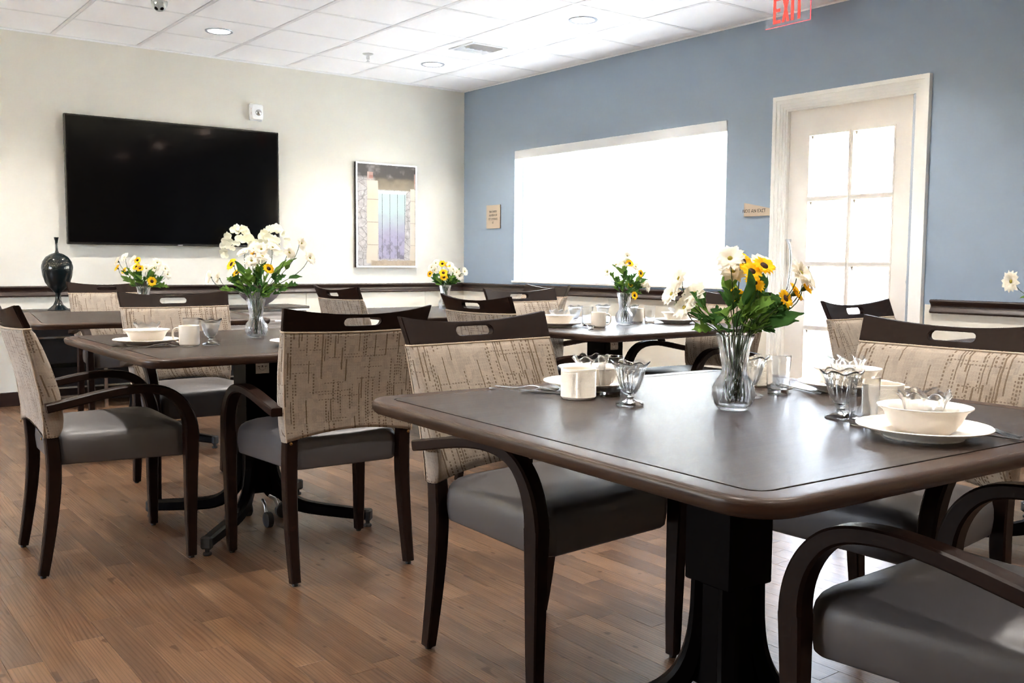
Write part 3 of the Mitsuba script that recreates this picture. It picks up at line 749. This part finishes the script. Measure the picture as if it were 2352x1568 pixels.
# dome camera
t = thing('dome_camera', 'grey dome camera on the ceiling, cut by the photo\'s top edge', 'camera')
put(t+'__base', mikit.ply(moved(lathe([(.0, 0), (.060, 0), (.060, -.018), (.052, -.026), (.0, -.026)], 32), X(*DOME, H+.0015)), 'white_plastic', 40))
mat('dome_gray', S(176, 182, 180), .2, .5)
put(t+'__dome', mikit.ply(moved(lathe([(.0, -.086), (.018, -.083), (.034, -.072), (.045, -.054), (.049, -.036), (.049, -.024)], 28), X(*DOME, H)), 'dome_gray', True))
for a, b in ((-.4, -.02), (.8, .0)):
    d = np.array([math.cos(a-2.2)*.62, math.sin(a-2.2)*.62, -.78]); put(t+'__lens', mikit.ply(moved(lathe([(.0, -.002), (.012, -.002), (.011, .003), (.0, .005)], 18), frame(np.array([DOME[0], DOME[1], H-.036])+d*.0475, d)), 'black_metal', 40))

# ================================================================== SIDEBOARD
t = thing('sideboard', 'long low sideboard with dark doors, grey wood drawers and chrome legs along the cream wall', 'sideboard')
sx0, sx1, sy0, sy1, sz = -3.955, -1.86, -.470, -.052, .708
put(t+'__top', mikit.ply(bx(sx0, sx1, sy0, sy1, sz-.022, sz, .003), 'table_laminate'))
put(t+'__top_strip', mikit.ply(bx(sx0+.012, sx1-.012, sy0+.006, sy1, sz-.036, sz-.0225), 'chrome'))
put(t+'__body', mikit.ply(bx(sx0+.02, sx1-.02, sy0+.03, sy1, .335, sz-.036), 'dark_panel'))
for i in range(2):
    a = sx0+.022+i*.70
    put(t+'__door', mikit.ply(bx(a, a+.695, sy0+.012, sy0+.029, .340, sz-.040, .002), 'dark_panel'))
    put(t+'__chrome_rail', mikit.ply(bx(a, a+.695, sy0+.004, sy0+.0115, .518, .530), 'chrome'))
for i in range(2):
    b0 = .340+i*.167
    k = put(t+'__drawer', mikit.ply(bx(sx0+1.43, sx1-.022, sy0+.012, sy0+.029, b0, b0+.162, .002), 'gray_oak'))
    put(k+'__handle', mikit.ply(join(bx(-2.17, -1.96, sy0-.016, sy0-.006, b0+.078, b0+.090, .002), bx(-2.16, -2.15, sy0-.01, sy0+.014, b0+.08, b0+.088), bx(-1.98, -1.97, sy0-.01, sy0+.014, b0+.08, b0+.088)), 'silver_frame'))
put(t+'__lower_shelf', mikit.ply(bx(sx0+.05, sx1-.05, sy0+.10, sy1, .160, .300, .002), 'dark_panel'))
for lx in (sx0+.06, -3.46, -2.60, sx1-.08):
    k = put(t+'__leg', mikit.ply(join(bx(lx-.011, lx+.011, sy0+.02, sy0+.042, 0, .335), bx(lx-.011, lx+.011, sy1-.03, sy1-.008, 0, .335)), 'chrome'))
put(t+'__stretcher', mikit.ply(bx(sx0+.06, sx1-.08, sy0+.022, sy0+.040, .088, .104), 'chrome'))
# lidded finial urn
t = thing('lidded_urn', 'tall glossy dark teal lidded urn with a slender neck standing on the sideboard\'s left end', 'urn')
U = X(-3.735, -.30, sz)
put(t+'__body', mikit.ply(moved(lathe([(.0, 0), (.072, 0), (.073, .004), (.060, .014), (.034, .038), (.020, .070), (.0165, .10), (.020, .125), (.036, .142), (.060, .165), (.083, .20), (.098, .25), (.103, .29), (.102, .292), (.0, .292)], 48), U), 'teal_glaze', 35))
put(t+'__lid', mikit.ply(moved(lathe([(.0, .2925), (.1035, .2925), (.1045, .297), (.1035, .320), (.094, .352), (.074, .380), (.045, .400), (.022, .408), (.0135, .412), (.0095, .432), (.0085, .465), (.010, .495), (.015, .515), (.0165, .520), (.013, .521), (.0, .512)], 48), U), 'teal_glaze', 35))
# orchid in its bowl
t = thing('orchid_bowl', 'wide grey ceramic bowl holding the white orchid on the sideboard', 'bowl')
BX, BY = -2.215, -.285
put(t+'__body', mikit.ply(moved(lathe([(.0, 0), (.055, 0), (.058, .006), (.100, .035), (.140, .070), (.160, .100), (.164, .112), (.160, .113), (.150, .098), (.110, .06), (.06, .03), (.0, .026)], 48), X(BX, BY, sz)), 'gray_glaze', 40))
k = put(t+'__moss', mikit.ply(moved(lathe([(.0, .085), (.13, .085), (.12, .095), (.06, .108), (.0, .112)], 32), X(BX, BY, sz)), 'stem_green', True)); labels[k] = {'kind': 'stuff'}

# ------------------------------------------------------------------ petals, flowers, leaves
def petal_grid(L, W, cup, tip, nl=5, nw=3, base=.12, z0=0.):
    """one petal along +x"""
    v = []; 
    for i in range(nl):
        t = i/(nl-1); w = W*(base + (1-base)*math.sin(PI*min(1, (t*.86+.10)))**.8)*(1 if t < .999 else tip)
        for j in range(nw):
            s = j/(nw-1)*2-1
            v.append((L*t*(1-.06*abs(s)*t), s*w, z0 + cup*L*math.sin(t*1.9)*.6 + .25*w*abs(s)))
    f = []
    for i in range(nl-1):
        for j in range(nw-1):
            a = i*nw+j; f += [[a, a+nw, a+1], [a+1, a+nw, a+nw+1]]
    return mesh(v, f)
def flower_petals(n, L, W, layers, cup, tip, seed):
    r = random.Random(seed); ms = []
    for l in range(layers):
        for i in range(n):
            m = petal_grid(L*(1-.14*l)*r.uniform(.9, 1.08), W*r.uniform(.9, 1.1), cup+.22*l+r.uniform(-.12, .12), tip, z0=.0012*l)
            m.apply_translation((.004, 0, 0)); ms.append(moved(m, X(rz=2*PI*(i+.5*l)/n+r.uniform(-.1, .1), rx=0) @ X(rx=r.uniform(-.2, .2))))
    return join(*ms)
DAISY = [mikit.ply(flower_petals(12, .030, .0072, 3, .26, .55, s), 'petal_white', True) for s in (1, 2, 3)]
SUNF = [mikit.ply(flower_petals(14, .0215, .0046, 2, .30, .25, s), 'petal_yellow', True) for s in (4, 5)]
EYE_D = mikit.ply(lathe([(.0, 0), (.0050, .001), (.0048, .004), (.0, .0062)], 12), 'daisy_eye', True)
EYE_S = mikit.ply(lathe([(.0, 0), (.0080, .001), (.0078, .0035), (.0, .0055)], 14), 'petal_yellow_eye', True)
CALYX = mikit.ply(lathe([(.0, -.010), (.0015, -.009), (.0050, -.003), (.0060, .0005), (.0, .001)], 10), 'stem_green', True)
def leaf_mesh(L, W, lobed, seed):
    """one leaf along +x; a lobed one is cut into toothed lobes that point forward"""
    r = random.Random(seed); n = 25 if lobed else 13; v = []; f = []; ph = r.uniform(-.3, .3)
    for i in range(n):
        t = i/(n-1); w = W*math.sin(PI*min(1, t**.75+.02))**.8 if t < 1 else 0
        sh = 0
        if lobed:
            k = abs(math.sin(t*PI*3.5+ph)); w *= .42+.62*k; sh = .22*L*(1-t)*k
        for q in (-1, -.5, 0, .5, 1):
            v.append((L*t + sh*abs(q), q*w, -.22*L*t*t + .30*w*abs(q) + .0025*math.sin(9*t+4*q+seed)))
    for i in range(n-1):
        for j in range(4):
            a = i*5+j; f += [[a, a+5, a+1], [a+1, a+5, a+6]]
    return mesh(v, f)
LEAF_L = [mikit.ply(leaf_mesh(.060, .026, True, 1), 'leaf_green', True), mikit.ply(leaf_mesh(.054, .025, True, 2), 'leaf_dark', True), mikit.ply(leaf_mesh(.048, .024, True, 5), 'leaf_green', True)]
LEAF_P = [mikit.ply(leaf_mesh(.085, .017, False, 3), 'leaf_green', True), mikit.ply(leaf_mesh(.075, .019, False, 4), 'leaf_dark', True)]
VR = np.array([.794, -.607, 0]); VF = np.array([.607, .794, 0]); VU = np.array([0, 0, 1.0])
def lframe(o, d, up, s=1.):
    d = d/np.linalg.norm(d); y = np.cross(up, d); y /= np.linalg.norm(y)+1e-9; z = np.cross(d, y)
    M = np.eye(4); M[:3, 0], M[:3, 1], M[:3, 2] = d*s, y*s, z*s; M[:3, 3] = o; return M

# glass vase: ribbed ball, waist and flared rim
def vase_mesh():
    out = [(.030, 0), (.034, .002), (.040, .012), (.0455, .030), (.046, .044), (.041, .060), (.031, .072), (.0255, .082), (.0255, .090), (.028, .108), (.033, .135), (.039, .158), (.0415, .166)]
    inn = [(.0398, .1662), (.0372, .1575), (.0312, .135), (.0262, .108), (.0237, .090), (.0237, .082), (.0290, .0715), (.0390, .0595), (.0440, .044), (.0435, .030), (.0380, .0135), (.030, .0075), (.001, .0065)]
    ni = len(out)
    def mod(th, i):
        z = (out+inn)[i][1]; tw = 1.2*max(0, z-.07)/.1
        k = .026*math.sin(min(1, z/.02)*HP) if i < ni else .012*math.sin(min(1, z/.02)*HP)
        if i in (6, 7, 8, 9): k += .03
        return 1+k*np.cos(22*th), 0*th, np.full_like(th, .35*math.sin(max(0, min(1, (z-.06)/.05))*PI))
    return lathe([(.001, .0)]+out+inn, 132, lambda th, i: mod(th, max(0, i-1)))
VASE = mikit.ply(vase_mesh(), 'glass', True)
queue_flowers = []
def bouquet(vx, vy, where, heads, leaves, s=1.0, seed=0):
    """heads: (kind, right, up, away, [size]) in metres from the vase's foot; leaves: (kind, right, up, away, outward angle)"""
    r = random.Random(seed); O = np.array([vx, vy, TZ+.0006])
    t = thing('flower_vase', f'ribbed clear glass vase with a round belly on {where}', 'vase')
    put(t+'__glass', VASE, X(vx, vy, TZ+.0006, s=s))
    made = []
    neck = O + VU*.083*s
    for i, h in enumerate(heads):
        kind, a, b, c = h[:4]; sz_ = h[4] if len(h) > 4 else 1.0
        P = O + VR*a + VU*b + VF*c
        d = (VR*a*1.2 + VU*(.06+.25*(b-.2)) - VF*(.10 - c*.6)); d = d/np.linalg.norm(d); d = d + np.array([r.uniform(-.25, .25) for _ in range(3)]); d /= np.linalg.norm(d)
        made.append((kind, P, d, sz_, a, b))
    for kind, nm, plain in (('d', 'white_daisy', 'white silk daisy'), ('s', 'sunflower', 'yellow silk sunflower')):
        g = [m for m in made if m[0] == kind]
        order = sorted(range(len(g)), key=lambda i: g[i][4])
        for rank, i in enumerate(order):
            _, P, d, sz_, a, b = g[i]
            pos = ['leftmost', 'second', 'third', 'fourth', 'fifth', 'sixth', 'seventh', 'eighth', 'ninth', 'tenth', 'eleventh', 'twelfth', 'thirteenth'][rank]
            if rank == len(g)-1 and rank > 0: pos = 'rightmost'
            lab = f'{pos} {plain} in the vase on {where}' if pos in ('leftmost', 'rightmost') else f'{pos} {plain} from the left in the vase on {where}'
            f = thing(nm, lab, 'flower', ('white daisies' if kind == 'd' else 'sunflowers') + f' in the vase on {where}')
            M = frame(P, d, r.uniform(0, 6), sz_)
            put(f+'__petals', (DAISY if kind == 'd' else SUNF)[i % 2], M)
            put(f+'__center', EYE_D if kind == 'd' else EYE_S, M @ X(z=.0015)); put(f+'__calyx', CALYX, M)
            st = O + VR*a*.12 + VF*r.uniform(-.01, .01) + VU*.016*s + VR*r.uniform(-.014, .014)
            nk = neck + VR*max(-.016, min(.016, a*.15))*s + VF*r.uniform(-.010, .010)*s
            rim = O + VU*.165*s + VR*max(-.03, min(.03, a*.25))*s + VF*r.uniform(-.014, .014)*s
            mid = rim*.45 + P*.55 - VU*.012 + VR*r.uniform(-.008, .008)
            path = spline(np.array([st, nk, rim, mid, P-d*.006*sz_]), 22)
            put(f+'__stem', mikit.ply(tube(path, .0011, 6), 'stem_green', True))
            q0 = path[15]; e = (path[17]-path[14]); e = e/np.linalg.norm(e) + VR*r.uniform(-1, 1) + VF*r.uniform(-.8, .8)
            put(f+'__leaf', (LEAF_L if r.random() < .6 else LEAF_P)[r.randrange(2)], lframe(q0, e, VU*.8 - VF*.6 + VR*r.uniform(-.6, .6), s*r.uniform(.55, .8)))
    lg = sorted(leaves, key=lambda q: q[1])
    for rank, q in enumerate(lg):
        kind, a, b, c = q[:4]; n = 5 if kind == 'l' else 3
        P = O + VR*a + VU*b + VF*c
        pos = ['leftmost', 'second', 'third', 'fourth', 'fifth', 'sixth', 'seventh', 'eighth', 'ninth'][rank]
        if rank == len(lg)-1: pos = 'rightmost'
        f = thing('leaf_sprig', f'{pos} green leaf sprig in the vase on {where}' if pos in ('leftmost', 'rightmost') else f'{pos} green leaf sprig from the left in the vase on {where}', 'leaf sprig', f'leaf sprigs in the vase on {where}')
        nk = neck + VR*max(-.016, min(.016, a*.15))*s + VF*r.uniform(-.012, .012)*s
        rim = O + VU*.160*s + VR*max(-.028, min(.028, a*.4))*s + VF*r.uniform(-.016, .016)*s
        base = O + VU*.03*s + VR*r.uniform(-.012, .012)*s
        put(f+'__stem', mikit.ply(tube(spline(np.array([base, nk, rim, P]), 16), .0013, 6), 'stem_green', True))
        dirn = P - rim; dirn = dirn/np.linalg.norm(dirn)
        for i in range(n):
            tt = 1 - .20*i; o = rim + (P-rim)*tt
            e = dirn + .75*(VR*r.uniform(-1, 1) + VF*r.uniform(-1, 1) + VU*r.uniform(-.55, .35)); 
            if i == 0: e = dirn + .25*VR*r.uniform(-1, 1) - .15*VU
            L = (LEAF_L if kind == 'l' or i > 1 else LEAF_P)[r.randrange(2)]
            put(f+'__leaf', L, lframe(o, e, VU*.8 - VF*.6 + VR*r.uniform(-.5, .5), s*r.uniform(.75, 1.1)*(1 if i < 2 else .85)))
bouquet(-3.672, -6.386, 'the nearest table',
    [('d', -.015, .328, .0, 1.05), ('d', -.002, .300, .03), ('d', .060, .312, .035, 1.05), ('d', -.123, .285, .0, .9), ('d', -.135, .250, .02, .9), ('d', -.091, .252, -.01, .95), ('d', -.110, .222, .0, .95), ('d', .134, .298, -.01, 1.05), ('d', .156, .282, .02),
     ('s', .052, .312, -.02, 1.15), ('s', .024, .300, -.03, 1.05), ('s', .031, .277, -.02, 1.05), ('s', .016, .322, .02), ('s', .045, .272, .02), ('s', .005, .249, .03, .9), ('s', .102, .243, -.01), ('s', .130, .255, .01, 1.1), ('s', .149, .266, .0)],
    [('l', -.070, .220, -.02), ('p', -.010, .262, .02), ('l', -.030, .205, -.045), ('p', .012, .232, -.03), ('l', .030, .212, -.03), ('p', .055, .255, .02), ('l', .065, .200, .0), ('p', .075, .185, -.02), ('l', .085, .225, .03)], seed=3)
bouquet(-3.753, -3.935, 'the middle left table',
    [('d', -.190, .250, 0), ('d', -.160, .246, .02, .8), ('d', -.048, .350, 0), ('d', -.008, .368, .02), ('d', .025, .366, 0), ('d', .034, .335, -.02), ('d', -.010, .317, -.02), ('d', .066, .372, .02), ('d', .138, .352, 0, 1.1), ('d', .188, .392, 0), ('d', .223, .330, 0),
     ('s', -.090, .302, -.02, 1.25), ('s', -.076, .267, 0), ('s', .058, .285, -.02, 1.1), ('s', -.004, .342, .0, .8)],
    [('l', -.080, .225, 0), ('p', -.045, .262, -.02), ('l', -.020, .235, -.03), ('p', .015, .250, .0), ('l', .045, .225, -.03), ('l', .090, .240, .0), ('p', .110, .290, 0), ('l', .130, .215, 0), ('l', .060, .190, -.03)], seed=4)
bouquet(-1.795, -4.100, 'the window table',
    [('d', .000, .318, 0), ('d', -.046, .310, 0), ('d', -.090, .272, 0), ('d', .115, .197, 0), ('d', .095, .215, .02), ('d', .010, .358, 0, .8), ('d', .055, .300, 0), ('s', .022, .318, -.01), ('s', .078, .268, -.01), ('s', .046, .152, -.03), ('s', .030, .205, 0, .7)],
    [('l', -.055, .235, 0), ('p', -.005, .280, 0), ('l', -.015, .215, -.03), ('l', .030, .225, -.02), ('p', .060, .225, 0), ('l', .070, .200, .02)], seed=5)
bouquet(-3.62, -1.94, 'the left back table',
    [(q[0], q[1]*.97, q[2]*.97+.014) + q[3:] for q in [('d', -.150, .305, 0), ('d', -.108, .328, 0), ('d', -.060, .316, .01), ('d', -.045, .265, -.01), ('d', .020, .262, 0), ('d', .085, .298, 0), ('d', .132, .262, 0), ('d', .145, .228, 0), ('d', .062, .262, .02),
     ('s', -.030, .312, 0), ('s', -.150, .265, -.01), ('s', -.112, .248, 0), ('s', -.030, .272, -.02, 1.1), ('s', -.008, .262, -.02), ('s', .062, .186, -.03, 1.25)]],
    [('l', -.070, .190, 0), ('p', -.035, .215, -.02), ('l', .000, .205, -.03), ('p', .030, .215, 0), ('l', .070, .195, .01), ('l', .085, .170, 0)], seed=6)
bouquet(-1.755, -2.330, 'the corner table',
    [('d', -.090, .282, 0), ('d', -.060, .312, 0), ('d', .030, .294, 0), ('d', .074, .250, 0), ('d', .128, .258, 0), ('d', .052, .270, .02), ('d', -.070, .262, .01), ('d', .095, .225, 0), ('s', -.017, .308, -.01, 1.1), ('s', -.010, .246, -.03, 1.3), ('s', -.006, .218, -.03, 1.2), ('s', -.100, .240, 0), ('s', .016, .300, 0)],
    [('l', -.050, .190, 0), ('p', -.020, .175, -.02), ('l', .030, .195, -.02), ('l', .070, .195, 0), ('p', .050, .215, .01)], seed=7)
bouquet(-1.50, -6.17, 'the right edge table',
    [('d', -.235, .262, -.03, 1.35), ('d', -.03, .31, 0), ('d', .07, .30, 0), ('s', .02, .27, -.02), ('s', -.05, .26, 0)],
    [('l', -.06, .2, 0), ('p', .0, .25, 0), ('l', .06, .2, 0)], seed=8)
# orchid
t = thing('orchid', 'white orchid with arching sprays of blossom in front of the television', 'orchid')
r = random.Random(12)
PET_O = []
for s in range(2):
    ms = [moved(petal_grid(.040, .024, .12, .8, 6, 5, .25), X(rz=a)) for a in (.05, PI-.05)] + [moved(petal_grid(.036, .014, .08, .5, 6, 3, .25), X(rz=a)) for a in (HP, HP+2.2, HP-2.2)]
    ms.append(moved(petal_grid(.014, .008, .9, .6), X(rz=-HP)))
    PET_O.append(mikit.ply(join(*ms), 'petal_orchid', True))
OB = np.array([BX, BY, sz+.10])
arcs = [[(-.02, 0, 0), (-.03, -.01, .25), (-.055, -.01, .46), (-.12, -.02, .535), (-.20, -.03, .50), (-.255, -.03, .40), (-.275, -.03, .31)],
        [(.02, 0, 0), (.03, .01, .25), (.045, .01, .44), (.10, .0, .525), (.17, .0, .52), (.225, .0, .455), (.25, .0, .40)],
        [(.0, .02, 0), (.01, .02, .25), (.02, .02, .40), (.06, .0, .47), (.11, -.02, .46), (.15, -.02, .40), (.17, -.02, .34)],
        [(.0, -.02, 0), (-.01, -.02, .22), (-.03, -.02, .38), (-.08, -.03, .455), (-.14, -.04, .44), (-.19, -.04, .37)]]
for ai, arc in enumerate(arcs):
    pa = spline(np.array([OB + VR*a + VF*c + VU*b for a, c, b in arc]), 60)
    put(t+'__stem', mikit.ply(tube(pa, .0028, 6), 'stem_green', True))
    nb = (13, 12, 9, 9)[ai]
    for i in range(nb):
        q = pa[int(24+35*i/(nb-1))]; side = VR*r.uniform(-1, 1)*.6 - VF*1.0 + VU*r.uniform(-.4, .25)
        put(t+'__blossom', PET_O[i % 2], frame(q + side*.022 - VU*.008, side, r.uniform(-.3, .3), r.uniform(1.0, 1.35)*(1 if i < nb-2 else .75)))
for a in (.4, 1.6, 2.7, 3.9, 5.2):
    put(t+'__leaf', mikit.ply(moved(leaf_mesh(.16, .03, False, 9), lframe(OB-VU*.0, np.array([math.cos(a), math.sin(a), .55]), VU, 1.0)), 'leaf_dark', True))

# ================================================================== TABLEWARE
mat('china_side', S(232, 222, 206), .25, .5, coat=.2)
PLATE = mikit.ply(lathe([(.0, .003), (.062, .003), (.066, .0), (.070, .0), (.072, .004), (.086, .010), (.112, .0185), (.1185, .0205), (.1200, .0225), (.1185, .0240), (.108, .0205), (.086, .0140), (.076, .0095), (.0, .0085)], 64), 'china', 40)
BOWL = mikit.ply(lathe([(.0, .002), (.040, .002), (.043, .0), (.046, .001), (.054, .008), (.064, .022), (.070, .034), (.0735, .041), (.0800, .0460), (.0835, .0485), (.0838, .0505), (.0820, .0510), (.0745, .0465), (.0685, .040), (.061, .024), (.050, .010), (.035, .0065), (.0, .006)], 64), 'china', 40)
def dish_mod(th, i):
    z = DISH[i][1]; k = max(0, (z/1.7-.008)/.034); tw = .9*k
    return 1+.035*k*np.sin(16*(th)), .0045*k*np.sin(8*th+1), np.full_like(th, tw)
DISH = [(a, b*1.7) for a, b in [(.001, 0), (.024, 0), (.029, .002), (.032, .010), (.0345, .020), (.038, .030), (.0455, .038), (.0485, .040), (.0480, .0406), (.0445, .0390), (.0366, .0308), (.0330, .0205), (.0305, .0105), (.026, .0035), (.001, .002)]]
DISH_P = mikit.ply(lathe(DISH, 128, dish_mod), 'plastic_clear', True)
def mug_parts(ribbed, w=.0415, h=.072):
    prof = [(.0, .002), (w-.012, .002), (w-.010, 0), (w-.004, .0005), (w-.001, .004)]
    n = 30
    for i in range(n*2+1):
        z = .006 + (h-.012)*i/(n*2); prof.append((w + (.0004*math.cos(PI*i) if ribbed else 0), z))
    prof += [(w, h-.004), (w, h-.001), (w-.0015, h), (w-.0032, h-.0012), (w-.0035, h-.01), (w-.0035, .012), (w-.008, .007), (.0, .006)]
    body = lathe(prof, 56)
    hp = spline([(w-.001, 0, h-.012), (w+.012, 0, h-.010), (w+.023, 0, h-.022), (w+.024, 0, h*.5), (w+.018, 0, .020), (w-.001, 0, .013)], 22)
    hand = bar(np.c_[hp, np.full(22, .011), np.full(22, .006)], side=(0, 1, 0), ch=.3)
    b = 'china_side'
    return [('body', mikit.ply(body, b, 25)), ('handle', mikit.ply(hand, b, 40))]
MUG_R, MUG_P = mug_parts(True), mug_parts(False, .0375, .076)
TUMB = [(.001, 0), (.0235, 0), (.0252, .0015), (.0262, .014), (.0305, .088), (.0312, .096), (.0306, .0968), (.0298, .096), (.0290, .088), (.0248, .016), (.0225, .0125), (.001, .012)]
TUMB_P = mikit.ply(lathe(TUMB, 56), 'glass', 40)
def sundae_mesh():
    out = [(.001, .0), (.030, 0), (.0320, .002), (.0315, .0045), (.024, .008), (.012, .012), (.0085, .016), (.0078, .020), (.0095, .024), (.016, .030), (.022, .040), (.027, .055), (.031, .070), (.0335, .080), (.037, .087), (.0415, .094), (.0425, .097)]
    inn = [(.0412, .0980), (.0388, .0948), (.0348, .0865), (.0316, .0785), (.0288, .0675), (.0247, .0535), (.0192, .0395), (.0125, .0310), (.001, .0285)]
    allp = out+inn; no = len(out)
    def mod(th, i):
        z = allp[i][1]
        k = max(0, (z-.080)/.018)
        rib = (.030 if i < no else .012)*np.cos(18*th) if .028 < z < .082 else 0*th
        foot = .03*np.cos(10*th) if (z < .01 and i < no and i > 0) else 0*th
        return 1+.07*k*np.cos(6*th)+rib+foot, .0035*k*np.cos(6*th), 0*th
    return lathe(allp, 120, mod)
SUND = mikit.ply(sundae_mesh(), 'glass', True)
def flat(poly, t, bend):
    m = from_m3(slab(poly, t, t*.25).refine_to_length(.012)); v = m.vertices.copy(); v[:, 2] += bend(v[:, 0]); m.vertices = v; return m
handle = lambda L, w0, w1: [(0, -w0), (L, -w1), (L, w1), (0, w0)]
KN = flat(Polygon([(-.095, -.0045), (-.10, -.003), (-.10, .003), (-.095, .0048), (-.02, .0038), (.015, .0038), (.02, .0085), (.10, .0085), (.115, .004), (.12, -.002), (.10, -.006), (.015, -.0038), (-.02, -.0038)]), .0028, lambda x: 0*x)
KNIFE = mikit.ply(KN, 'steel', 30)
bend_f = lambda x: .010*np.exp(-((x-.03)/.035)**2) + .0
tines = unary_union([Polygon([(-.095, -.006), (-.10, -.003), (-.10, .003), (-.095, .006), (-.06, .0042), (.02, .0025), (.035, .0045), (.045, .0105), (.065, .0115), (.065, -.0115), (.045, -.0105), (.035, -.0045), (.02, -.0025), (-.06, -.0042)])] + [sbox(.06, y-.0016, .095, y+.0016) for y in (-.0095, -.0032, .0032, .0095)])
FORK = mikit.ply(flat(tines, .002, bend_f), 'steel', 30)
sp = flat(Polygon([(-.085, -.0058), (-.09, -.003), (-.09, .003), (-.085, .0058), (-.05, .0042), (.03, .0025), (.05, .003), (.05, -.003), (.03, -.0025), (-.05, -.0042)]), .002, bend_f)
bowl_s = trimesh.creation.icosphere(3); v = bowl_s.vertices.copy(); up = v[:, 2] > 0
v[:, 2] = np.where(up, -.9*v[:, 2], v[:, 2]); v = v*np.array([.029, .0175, .008]); v[:, 2] += np.where(up, .0012, 0); v += [.076, 0, .0085]; bowl_s.vertices = v
SPOON = mikit.ply(join(sp, bowl_s), 'steel', 40)

def table_item(name, shape_key, x, y, label, cat, group=None, rz=0., z=TZ, parts=None, tilt=None, bz=0.):
    M = X(x, y, z+.0004+bz, rz=rz)
    if tilt: M = M @ X(rx=tilt[0], ry=tilt[1])
    if parts:
        t = thing(name, label, cat, group)
        for p, sh in parts: put(t+'__'+p, sh, M)
    else:
        t = numbered(name); scene[t] = {**shape_key, 'to_world': T(M)}
        labels[t] = {'label': label, 'category': cat}
        if group: labels[t]['group'] = group
    return t
def setting(x, y, where, d=True, rz=0.):
    table_item('dinner_plate', PLATE, x, y, f'white dinner plate under a bowl, {where}', 'plate', 'white dinner plates')
    table_item('soup_bowl', BOWL, x+.002, y, f'white bowl on a plate, {where}', 'bowl', 'white bowls', z=TZ+.0085)
    if d: table_item('dessert_dish', DISH_P, x+.004, y+.003, f'clear ruffled dish inside a bowl, {where}', 'dish', 'clear ruffled dessert dishes', z=TZ+.0150, rz=rz)
W1, W2, W3 = 'at the nearest table\'s far left side', 'at the nearest table\'s right edge', 'at the nearest table\'s far right side'
setting(-3.705, -5.955, W1, rz=.4); setting(-3.650, -6.815, W2); setting(-3.185, -6.345, W3, rz=1.)
setting(-4.235, -4.050, 'at the left of the middle left table'); setting(-3.765, -4.400, 'half hidden behind a chair', rz=.6)
setting(-2.215, -4.060, 'at the left of the window table', rz=.3); setting(-1.470, -4.170, 'at the right of the window table', rz=.8)
mugs = [(-3.840, -6.062, MUG_R, 1.0, 'white mug with fine ribs beside the sundae glass near the nearest table\'s far left'), (-3.500, -6.640, MUG_R, -.75, 'white ribbed mug behind the tumbler at the nearest table\'s right'), (-3.300, -6.150, MUG_R, 1.2, 'white mug partly hidden behind the biggest vase'),
        (-4.110, -4.160, MUG_P, 2.5, 'white mug with its handle to the left on the middle left table'), (-2.065, -4.195, MUG_P, -.75, 'white mug at the near corner of the table by the window'), (-1.590, -3.985, MUG_P, .6, 'white mug right behind the vase on the table by the window')]
for x, y, p, a, lab in mugs: table_item('mug', None, x, y, lab, 'mug', 'white mugs', rz=a, parts=p)
tum = [(-3.752, -6.078, 'clear tumbler behind the ribbed mug at the nearest table\'s far left'), (-3.382, -6.284, 'clear tumbler standing alone right of the biggest vase'), (-3.622, -6.672, 'clear tumbler in front of the ribbed mug at the nearest table\'s right'),
       (-4.062, -4.042, 'clear tumbler behind the white mug on the middle left table'), (-2.020, -4.060, 'clear tumbler beside the sundae glass on the table by the window'), (-1.615, -4.110, 'clear tumbler between the vase and the right plate by the window')]
for x, y, lab in tum: table_item('tumbler', TUMB_P, x, y, lab, 'glass', 'clear tumblers')
sun = [(-3.818, -6.212, 'clear tulip sundae glass right of the ribbed mug on the nearest table'), (-3.485, -6.280, 'clear tulip sundae glass half hidden behind the biggest vase'), (-3.575, -6.590, 'clear tulip sundae glass left of the tumbler at the nearest table\'s right'),
       (-4.035, -4.180, 'clear tulip sundae glass beside the white mug on the middle left table'), (-1.985, -3.925, 'clear tulip sundae glass next to the left bowl by the window'), (-1.790, -3.930, 'clear tulip sundae glass behind the mug by the window'), (-1.665, -4.020, 'clear tulip sundae glass just right of the vase by the window')]
for x, y, lab in sun: table_item('sundae_glass', SUND, x, y, lab, 'glass', 'tulip sundae glasses', rz=.2)
cut = [('knife', KNIFE, -3.872, -5.900, -1.12, 'knife left of the plate at the nearest table\'s far left'), ('spoon', SPOON, -3.850, -5.865, -1.28, 'spoon left of the plate at the nearest table\'s far left'), ('fork', FORK, -3.842, -5.985, 2.1, 'fork beside the ribbed mug at the nearest table\'s far left'),
       ('knife', KNIFE, -3.548, -6.850, 1.55, 'knife behind the plate at the nearest table\'s right edge'), ('fork', FORK, -3.522, -6.838, -1.62, 'fork behind the plate at the nearest table\'s right edge'),
       ('spoon', SPOON, -3.290, -6.190, -2.0, 'spoon just left of the tumbler beyond the biggest vase'), ('knife', KNIFE, -3.262, -6.240, -1.9, 'knife behind the tumbler beyond the biggest vase'),
       ('knife', KNIFE, -4.290, -4.165, -.05, 'front knife before the plate on the middle left table'), ('fork', FORK, -4.270, -4.205, .15, 'fork lying before the plate on the middle left table'), ('spoon', SPOON, -4.185, -4.180, 2.3, 'spoon between the plate and mug on the middle left table'),
       ('knife', KNIFE, -2.185, -4.270, .75, 'knife before the left plate on the table by the window'), ('spoon', SPOON, -2.140, -4.240, .8, 'spoon before the left plate on the table by the window'), ('fork', FORK, -2.160, -4.222, 1.0, 'fork before the left plate on the table by the window')]
for nm, p, x, y, a, lab in cut: table_item(nm, p, x, y, lab, 'cutlery', None, rz=a, bz=.002)
